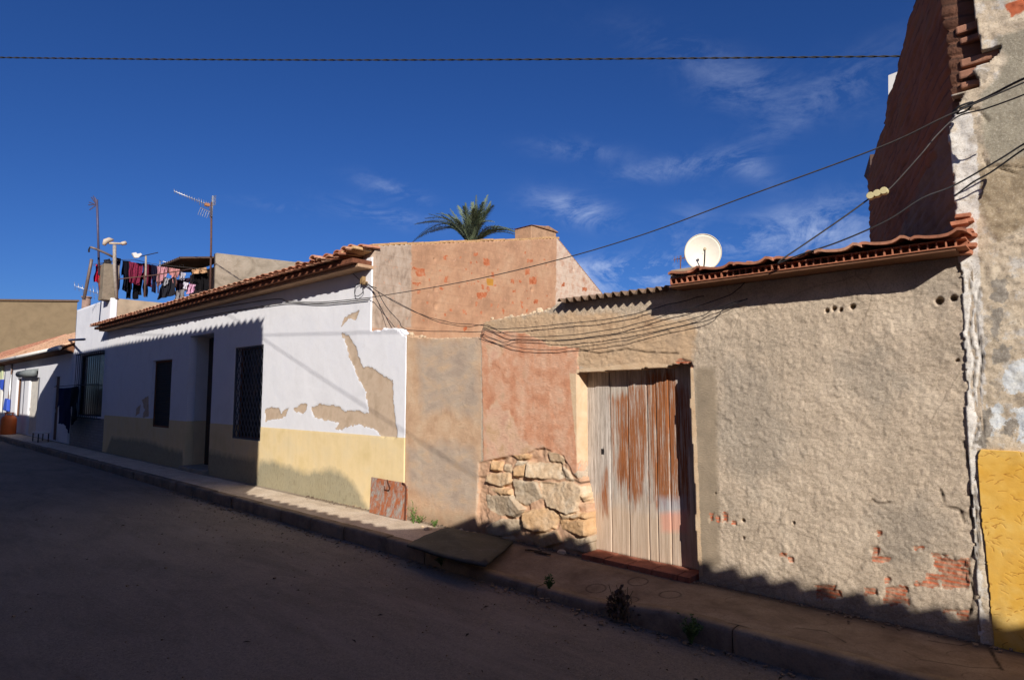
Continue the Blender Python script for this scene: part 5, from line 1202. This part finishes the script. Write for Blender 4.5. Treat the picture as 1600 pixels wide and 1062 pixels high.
def yagi(label, p0, p1, X, mast, nel, el, refl, name='yagi_aerial', cr=.010, mat=None):
    a, b_ = s3(*p0, X), s3(*p1, X); r0 = root(name, label, 'aerial', tuple(s3(*mast[-1], X))); mb = MB(); mb.tube([s3(*m_, X) for m_ in mast], .034 if cr > .009 else .018, 8); mb.build('mast', M_RUSTPOLE if cr > .009 else M_STEEL, r0, True)
    mb = MB(); mb.tube([a, b_], cr*1.3, 6)
    for k in range(nel):
        p = a+(b_-a)*(k/(nel-1.)); l = el*(1 if k < nel*.62 else 1.7); mb.tube([p+np.array([.0, .0, -l]), p+np.array([0, -.3*l, l])], cr*.8, 5)
    mb.build('boom_with_rods', M_STEEL, r0, True)
    if refl:
        mb = MB()
        for s in (-1, 1):
            for k in range(7): mb.tube([b_+np.array([-.12, .02*s, s*(.05+.05*k)]), b_+np.array([.18, .05*s, s*(.05+.05*k)])], .012, 5)
            mb.box(b_[0]-.01, b_[0]+.02, b_[1]-.01, b_[1]+.03, min(b_[2], b_[2]+s*.38), max(b_[2], b_[2]+s*.38))
        mb.build('reflector', M_STEEL, r0)
        q = a+(b_-a)*.87; mb = MB(); mb.obox(q, (.05, 0, 0), (0, .07, 0), (0, 0, .05)); mb.build('dipole_box', simple('dipole_orange', lin((176,120,80))), r0, bevel=.01)
        mb = MB(); lo = a+(b_-a)*.7+np.array([0, 0, -.18])
        mb.tube([lo, lo+(b_-a)*.25+np.array([0, 0, -.02])], .012, 5)
        for k in range(5): p = lo+(b_-a)*.24*k/4; mb.tube([p, p+np.array([0, -.08, -.26])], .008, 5)
        mb.build('lower_elements', M_STEEL, r0)
    return r0
yagi('large comb shaped television aerial on tall rusty mast by the stair block', (273,299), (331,323), -21.25, [(330.5,316),(330,380),(328.5,452)], 16, .07, True)
yagi('low television aerial with orange joint at the terrace left end', (118,447), (160,461), -22.5, [(157,450),(157,470)], 8, .12, False, cr=.008)
yagi('small white television aerial behind the pink washing', (250,408), (287,414), -23.2, [(250,407),(250,440)], 7, .05, False, cr=.008)
# railing
ra = root('terrace_railing', 'thin rusty rail running behind the washing along the terrace', 'railing', (-21.5, 6.5, 4.56))
mb = MB(); mb.tube([s3(185,436,-21.45), s3(240,430,-21.45), s3(300,420,-21.45)], .018, 6); mb.build('rail', M_RUSTPOLE, ra, True)
for q in ((226,430,463),(247,428,458),(275,424,448)): mb = MB(); mb.tube([s3(q[0],q[1],-21.45), s3(q[0],q[2],-21.45)], .018, 6); mb.build('baluster', M_RUSTPOLE, ra, True)
# washing lines
for X, lab in ((-21.75, 'washing line nearest the parapet carrying most clothes'), (-22.15, 'washing line behind the first, mostly hidden by clothes')):
    o = cable('washing_line', [s3(145, 413 if X > -22 else 415, X), s3(200, 405.5, X), s3(245, 413, X), s3(325, 421, X)], .008, lab, M_WIREG)
def cloth(label, cat, name, P, X, col, kind='cloth', pat=None, seed=0, group='washing on the terrace lines'):
    """P: four photo corners tl,tr,br,bl"""
    r_ = np.random.RandomState(seed+50); c4 = [s3(x, y, X) for x, y in P]; n, m_ = 22, 22
    V = []; Q = []
    ph = r_.uniform(0, 6)
    for i in range(n+1):
        for j in range(m_+1):
            s, t = i/n, j/m_; p = (c4[0]*(1-s)+c4[1]*s)*(1-t)+(c4[3]*(1-s)+c4[2]*s)*t
            p = p+np.array([.045*math.sin(s*14+ph+t*1.5)*t**.5+.02*math.sin(s*33+ph), .012*math.sin(t*9+s*5+ph), -.025*abs(math.sin(s*9.4+ph))*(t > .95)]); V.append(p)
    def kp(s, t):
        if kind == 'shirt': return (.22 < s < .78) or t < .42+.25*abs(s-.5)
        if kind == 'trousers': return not (abs(s-.5) < .02+.07*t and t > .3)
        return True
    for i in range(n):
        for j in range(m_):
            if kp((i+.5)/n, (j+.5)/m_): Q.append((i*(m_+1)+j, (i+1)*(m_+1)+j, (i+1)*(m_+1)+j+1, i*(m_+1)+j+1))
    if col not in CM:
        nn = N('fabric_%d' % len(CM)); c_ = lin(col); b_ = nn.mottle([tuple(x*.8 for x in c_), c_], 6)
        if pat: b_ = nn.mix(nn.ramp(nn.noise(26, 3, .6), [(.5, 0.), (.56, .75)]), b_, lin(pat))
        CM[col] = nn.end(b_, .95, nn.bump(nn.noise(60, 3), .2, .003), spec=.1)
    o = bigmesh(name, V, Q, CM[col], None); md = o.modifiers.new('s', 'SOLIDIFY'); md.thickness = .008; tag(o, label, cat, group); return o
CM = {}
def rc(x0, y0, x1, y1, k=0): return [(x0, y0), (x1, y0+k), (x1, y1+k), (x0, y1)]
cloth('bright red cloth at left end of the washing', 'towel', 'red_cloth', [(151,413),(160,414),(159,442),(147,439)], -22.0, (190,30,60), seed=1)
cloth('brown patterned shirt hanging beside the concrete post', 'shirt', 'brown_shirt', [(156,415),(168,415),(163,455),(154,452)], -21.9, (110,58,52), pat=(150,110,84), seed=2)
cloth('grey dark cloth draped over top of the concrete post', 'cloth', 'grey_cloth', [(163,406),(172,404),(175,416),(162,415)], -22.0, (48,46,52), seed=3)
cloth('brown long cloth hanging right behind the mast', 'cloth', 'brown_cloth', [(180,402),(188,404),(187,446),(181,464)], -22.1, (84,68,66), seed=4)
cloth('black jacket hanging right of the mast', 'jacket', 'black_jacket', [(191,407),(204,408),(203,459),(188,450)], -21.8, (20,20,30), 'shirt', seed=5)
cloth('maroon and pink patterned towel in mid line', 'towel', 'patterned_towel', [(202,409),(224,412),(217,445),(201,441)], -21.72, (128,42,66), pat=(78,24,44), seed=6)
cloth('black trousers hanging below the patterned towel', 'trousers', 'black_trousers', [(195,424),(218,426),(215,467),(196,465)], -21.95, (18,17,22), 'trousers', seed=7)
cloth('second pair of black trousers right of the first', 'trousers', 'black_trousers', [(214,424),(232,428),(231,463),(213,459)], -21.97, (18,17,22), 'trousers', seed=8)
cloth('dark maroon garment right of the patterned towel', 'shirt', 'maroon_shirt', [(224,411),(238,414),(236,448),(224,444)], -21.8, (104,34,54), pat=(60,20,36), seed=9)
cloth('narrow navy garment beside the light pink shirt', 'trousers', 'navy_leggings', [(236,413),(244,415),(243,457),(238,455)], -21.7, (26,24,44), seed=10)
cloth('light pink patterned shirt hanging in sun', 'shirt', 'pink_shirt', [(244,416),(263,418),(256,442),(245,447)], -21.75, (190,140,142), pat=(150,92,104), seed=11)
cloth('big charcoal sheet hanging low under the pink shirts', 'sheet', 'charcoal_sheet', [(256,436),(274,434),(273,460),(244,468)], -21.66, (36,36,42), seed=12)
cloth('grey corner of folded fabric over charcoal sheet', 'cloth', 'grey_corner', [(257,432),(266,436),(262,443),(256,446)], -21.62, (150,148,150), seed=13)
cloth('salmon pink shirt hanging under the awning edge', 'shirt', 'salmon_shirt', [(263,418),(281,421),(277,446),(266,440)], -21.7, (190,132,126), 'shirt', seed=14)
cloth('pale grey cloth right of the salmon shirt', 'cloth', 'pale_grey_cloth', [(279,424),(290,427),(288,437),(280,437)], -21.8, (176,172,178), seed=15)
cloth('dark plum skirt hanging under pale grey cloth', 'skirt', 'plum_skirt', [(273,437),(296,434),(294,452),(273,458)], -21.9, (50,34,46), seed=16)
cloth('white and pink cloth at right end of the line', 'cloth', 'white_pink_cloth', [(293,443),(306,445),(304,456),(292,459)], -21.7, (200,160,176), pat=(160,70,120), seed=17)
cloth('small white cloth hanging at right below the plum skirt', 'cloth', 'white_cloth', [(286,440),(294,442),(291,452),(287,450)], -21.65, (214,208,214), seed=18)
cloth('light grey towel low beneath the salmon shirt', 'towel', 'grey_towel', [(273,455),(288,452),(288,464),(273,468)], -21.7, (128,122,120), seed=19)
cloth('black coat hanging in the shade of the awning', 'coat', 'black_coat', [(299,424),(324,427),(325,452),(304,453)], -22.0, (22,20,22), seed=20)
cloth('tan folded blanket high under the awning', 'blanket', 'tan_blanket', [(299,421),(322,418),(324,425),(300,428)], -21.8, (190,150,112), seed=21)
# clothes on the far wall (navy) on a short rail
def s4(px, py, Y=4.98): return np.array(F3(px, py, Y))
rl = root('wall_drying_rail', 'short drying rail on terrace house wall holding navy clothes', 'drying rail', tuple(s4(100, 603)))
mb = MB(); mb.tube([s4(85, 604), s4(124, 601)], .012, 6); mb.tube([s4(88, 604), s4(88, 602, D)], .012, 6); mb.tube([s4(121, 602), s4(121, 600, D)], .012, 6); mb.build('rail', M_BLACK, rl)
s3_old = s3
def s3(px, py, X=None): return s4(px, py, X)
for lab, nm, P, Y, c_, k in (('navy jacket hanging left on the wall rail', 'navy_jacket', [(93,606),(104,606),(103,662),(88,660)], 4.95, (24,26,70), 'shirt'), ('navy trousers hanging lowest on the wall rail', 'navy_trousers', [(101,606),(113,605),(109,677),(99,660)], 4.93, (20,22,60), 'cloth'), ('black coat hanging right on the wall rail', 'black_wall_coat', [(111,605),(123,603),(122,650),(109,668)], 4.91, (14,14,24), 'shirt')):
    cloth(lab, 'clothes', nm, P, Y, c_, k, seed=len(nm), group='clothes on the wall rail')
# things by the far wall
g = F(13, 668, D-.45); gb = root('gas_bottle', 'orange gas bottle standing by the far white wall', 'gas bottle', (g[0], D-.25, 0))
prof = [(.02,.0),(.27,.0),(.28,.05),(.28,.62),(.23,.74),(.12,.80)]
OR = simple('orange_enamel', (.62,.13,.02), .5, 0, .15, 5, .1, .4)
mb = MB(); mb.tube([(g[0], D-.45, z) for r_, z in prof], [r_ for r_, z in prof], 20); mb.build('body', OR, gb, True)
mb = MB(); mb.tube([(g[0]+.16*math.cos(t), D-.45+.16*math.sin(t), .90) for t in np.linspace(0, 6.283, 21)], .02, 6)
for t in (.5, 2.1, 3.7, 5.2): mb.tube([(g[0]+.16*math.cos(t), D-.45+.16*math.sin(t), .76), (g[0]+.16*math.cos(t), D-.45+.16*math.sin(t), .9)], .014, 5)
mb.build('collar', OR, gb, True)
x, z = F(14, 633); mp = root('dustpan', 'blue long handled dustpan hanging on the far white wall', 'dustpan', (x, D-.05, z))
mb = MB(); mb.tube([(x+.55, D-.06, 2.9), (x+.1, D-.06, 1.5)], .02, 6); mb.build('handle', M_BROWN, mp)
mb = MB(); mb.prism([(x-.45, .95), (x+.55, .9), (x+.5, 1.45), (x-.1, 1.5)], 1, D-.16, D-.03); mb.build('pan', simple('blue_plastic', (.03,.08,.45), .5, 0, .1, 4, .05, .4), mp, bevel=.02)
x, z = F(3, 601); mb = MB(); mb.prism([(x-1.2, z+.22), (x+.75, z+.25), (x+.6, z-.25), (x+.2, z-.05), (x-1.2, z+.02)], 1, D-.12, D-.03); o = mb.build('blue_cloth', simple('blue_plastic', (.03,.08,.45))); tag(o, 'blue cloth hanging at left frame edge on the far wall', 'cloth')
x, z = F(1, 585); mb = MB(); mb.box(x-1., x+.9, D-.06, D-.02, z-.3, z+.45); o = mb.build('wall_sign', simple('sign_green', lin((196,202,158)), .8, 0, .25, 3)); tag(o, 'pale green and white panel on the far white wall', 'sign')
p = G(56, 690, 0); tbx = root('low_stool', 'low pale stool standing against the far wall', 'stool', (p[0], 4.9, 0))
mb = MB(); mb.box(p[0]-.55, p[0]+.45, 4.72, 5.08, .30, .34); mb.build('seat', M_CREAM, tbx, bevel=.01)
for sx in (-.5, .4):
    for sy in (4.75, 5.04): mb = MB(); mb.box(p[0]+sx-.02, p[0]+sx+.02, sy-.015, sy+.015, 0, .299); mb.build('leg', M_BLACK, tbx)
# ------------------------------------------------------------------ WORLD, SUN, CAMERA
SUN_EL, SUN_TRAVEL = math.radians(26.6), math.radians(53.4)       # light travels toward -X/+Y
sd_ = Vector((-math.sin(SUN_TRAVEL)*math.cos(SUN_EL), math.cos(SUN_TRAVEL)*math.cos(SUN_EL), -math.sin(SUN_EL)))
L = bpy.data.lights.new('sun', 'SUN'); L.energy = 4.9; L.angle = math.radians(.3); L.color = (1., .965, .925)
lo = bpy.data.objects.new('sun', L); lo.rotation_euler = sd_.to_track_quat('-Z', 'Y').to_euler(); COL.objects.link(lo); lo.location = (8, -8, 12)
w = bpy.data.worlds.new('World'); sc.world = w; w.use_nodes = True; nt = w.node_tree; nt.nodes.clear()
class WN(N):
    def __init__(s): s.nt = nt
n = WN(); sky = n.new('ShaderNodeTexSky'); sky.sky_type = 'NISHITA'; sky.sun_disc = False; sky.sun_elevation = SUN_EL
sv = -sd_; sky.sun_rotation = math.atan2(sv.x, sv.y); sky.altitude = 200; sky.air_density = 1.0; sky.dust_density = .25; sky.ozone_density = 3.5
tc = n.new('ShaderNodeTexCoord').outputs['Generated']
def vdot(a, v):
    q = n.new('ShaderNodeVectorMath'); q.operation = 'DOT_PRODUCT'; n.put(q.inputs[0], a); q.inputs[1].default_value = tuple(v); return q.outputs['Value']
tot = None
CL = [(1130,105,150,24,.35,.16),(1150,150,60,26,.3,.20),(1270,160,120,26,-.6,.20),(1340,130,30,50,-.9,.12),(1060,262,80,14,-.1,.45),(1170,262,45,16,.5,.30),(895,328,60,20,.25,.75),(610,295,50,12,.3,.42),(600,335,70,14,.2,.35),(970,415,90,16,-.05,.8),(1180,375,95,30,-.35,.75),(990,440,110,26,.0,.8),(1300,350,80,30,-.4,.5),(1060,375,60,30,-.9,.3),(1330,375,80,16,.0,.5),(900,235,70,14,.1,.22),(430,322,50,8,.2,.2)]
vec = n.new('ShaderNodeMapping'); nt.links.new(tc, vec.inputs[0]); vec.inputs['Scale'].default_value = (1, 1, 2.2)
wis = n.noise(7.5, 9, .66, vec.outputs[0], 1.2); wis2 = n.noise(26, 6, .7, vec.outputs[0], .6)
wf = n.ramp(n.m('ADD', n.m('MULTIPLY', wis, .72), n.m('MULTIPLY', wis2, .28)), [(.43, 0.), (.66, 1.)])
for (px, py, a, b, ang, k) in CL:
    c0 = ray(px, py); c0 = c0/np.linalg.norm(c0); u = rt*math.cos(ang)-up*math.sin(ang); v_ = np.cross(c0, u); v_ /= np.linalg.norm(v_); u = np.cross(v_, c0); u /= np.linalg.norm(u)
    s_ = FPX*(1+((px-800)/FPX)**2)**.5
    du = n.m('DIVIDE', vdot(tc, u), a/s_); dv = n.m('DIVIDE', vdot(tc, v_), b/s_)
    r2 = n.m('ADD', n.m('MULTIPLY', du, du), n.m('MULTIPLY', dv, dv)); fr_ = n.m('GREATER_THAN', vdot(tc, c0), 0.)
    g_ = n.m('MULTIPLY', n.m('MULTIPLY', n.m('EXPONENT', n.m('MULTIPLY', r2, -1.)), k*.72), fr_)
    tot = g_ if tot is None else n.m('ADD', tot, g_)
cf = n.m('MULTIPLY', tot, wf, clamp=True)
hs = n.new('ShaderNodeHueSaturation'); hs.inputs['Saturation'].default_value = 1.035; nt.links.new(n.mix(1., sky.outputs[0], (.29,.445,.80), 'MULTIPLY'), hs.inputs['Color'])
col = n.mix(cf, hs.outputs[0], (6.2, 7.2, 9.6))
bg = n.new('ShaderNodeBackground'); bg.inputs[1].default_value = .088; n.put(bg.inputs[0], col)
ow = n.new('ShaderNodeOutputWorld'); nt.links.new(bg.outputs[0], ow.inputs[0])
cam = bpy.data.cameras.new('camera'); cam.sensor_width = 36; cam.lens = 36*FPX/1600; cam.clip_end = 3000; cam.clip_start = .05
co = bpy.data.objects.new('camera', cam); COL.objects.link(co); co.location = (0, 0, H)
m3 = Matrix((rt, up, -fw)).transposed(); co.rotation_euler = m3.to_euler(); sc.camera = co
sc.view_settings.view_transform = 'Standard'; sc.view_settings.look = 'None'; sc.view_settings.gamma = 1; sc.view_settings.exposure = .18
sc.cycles.max_bounces = 6
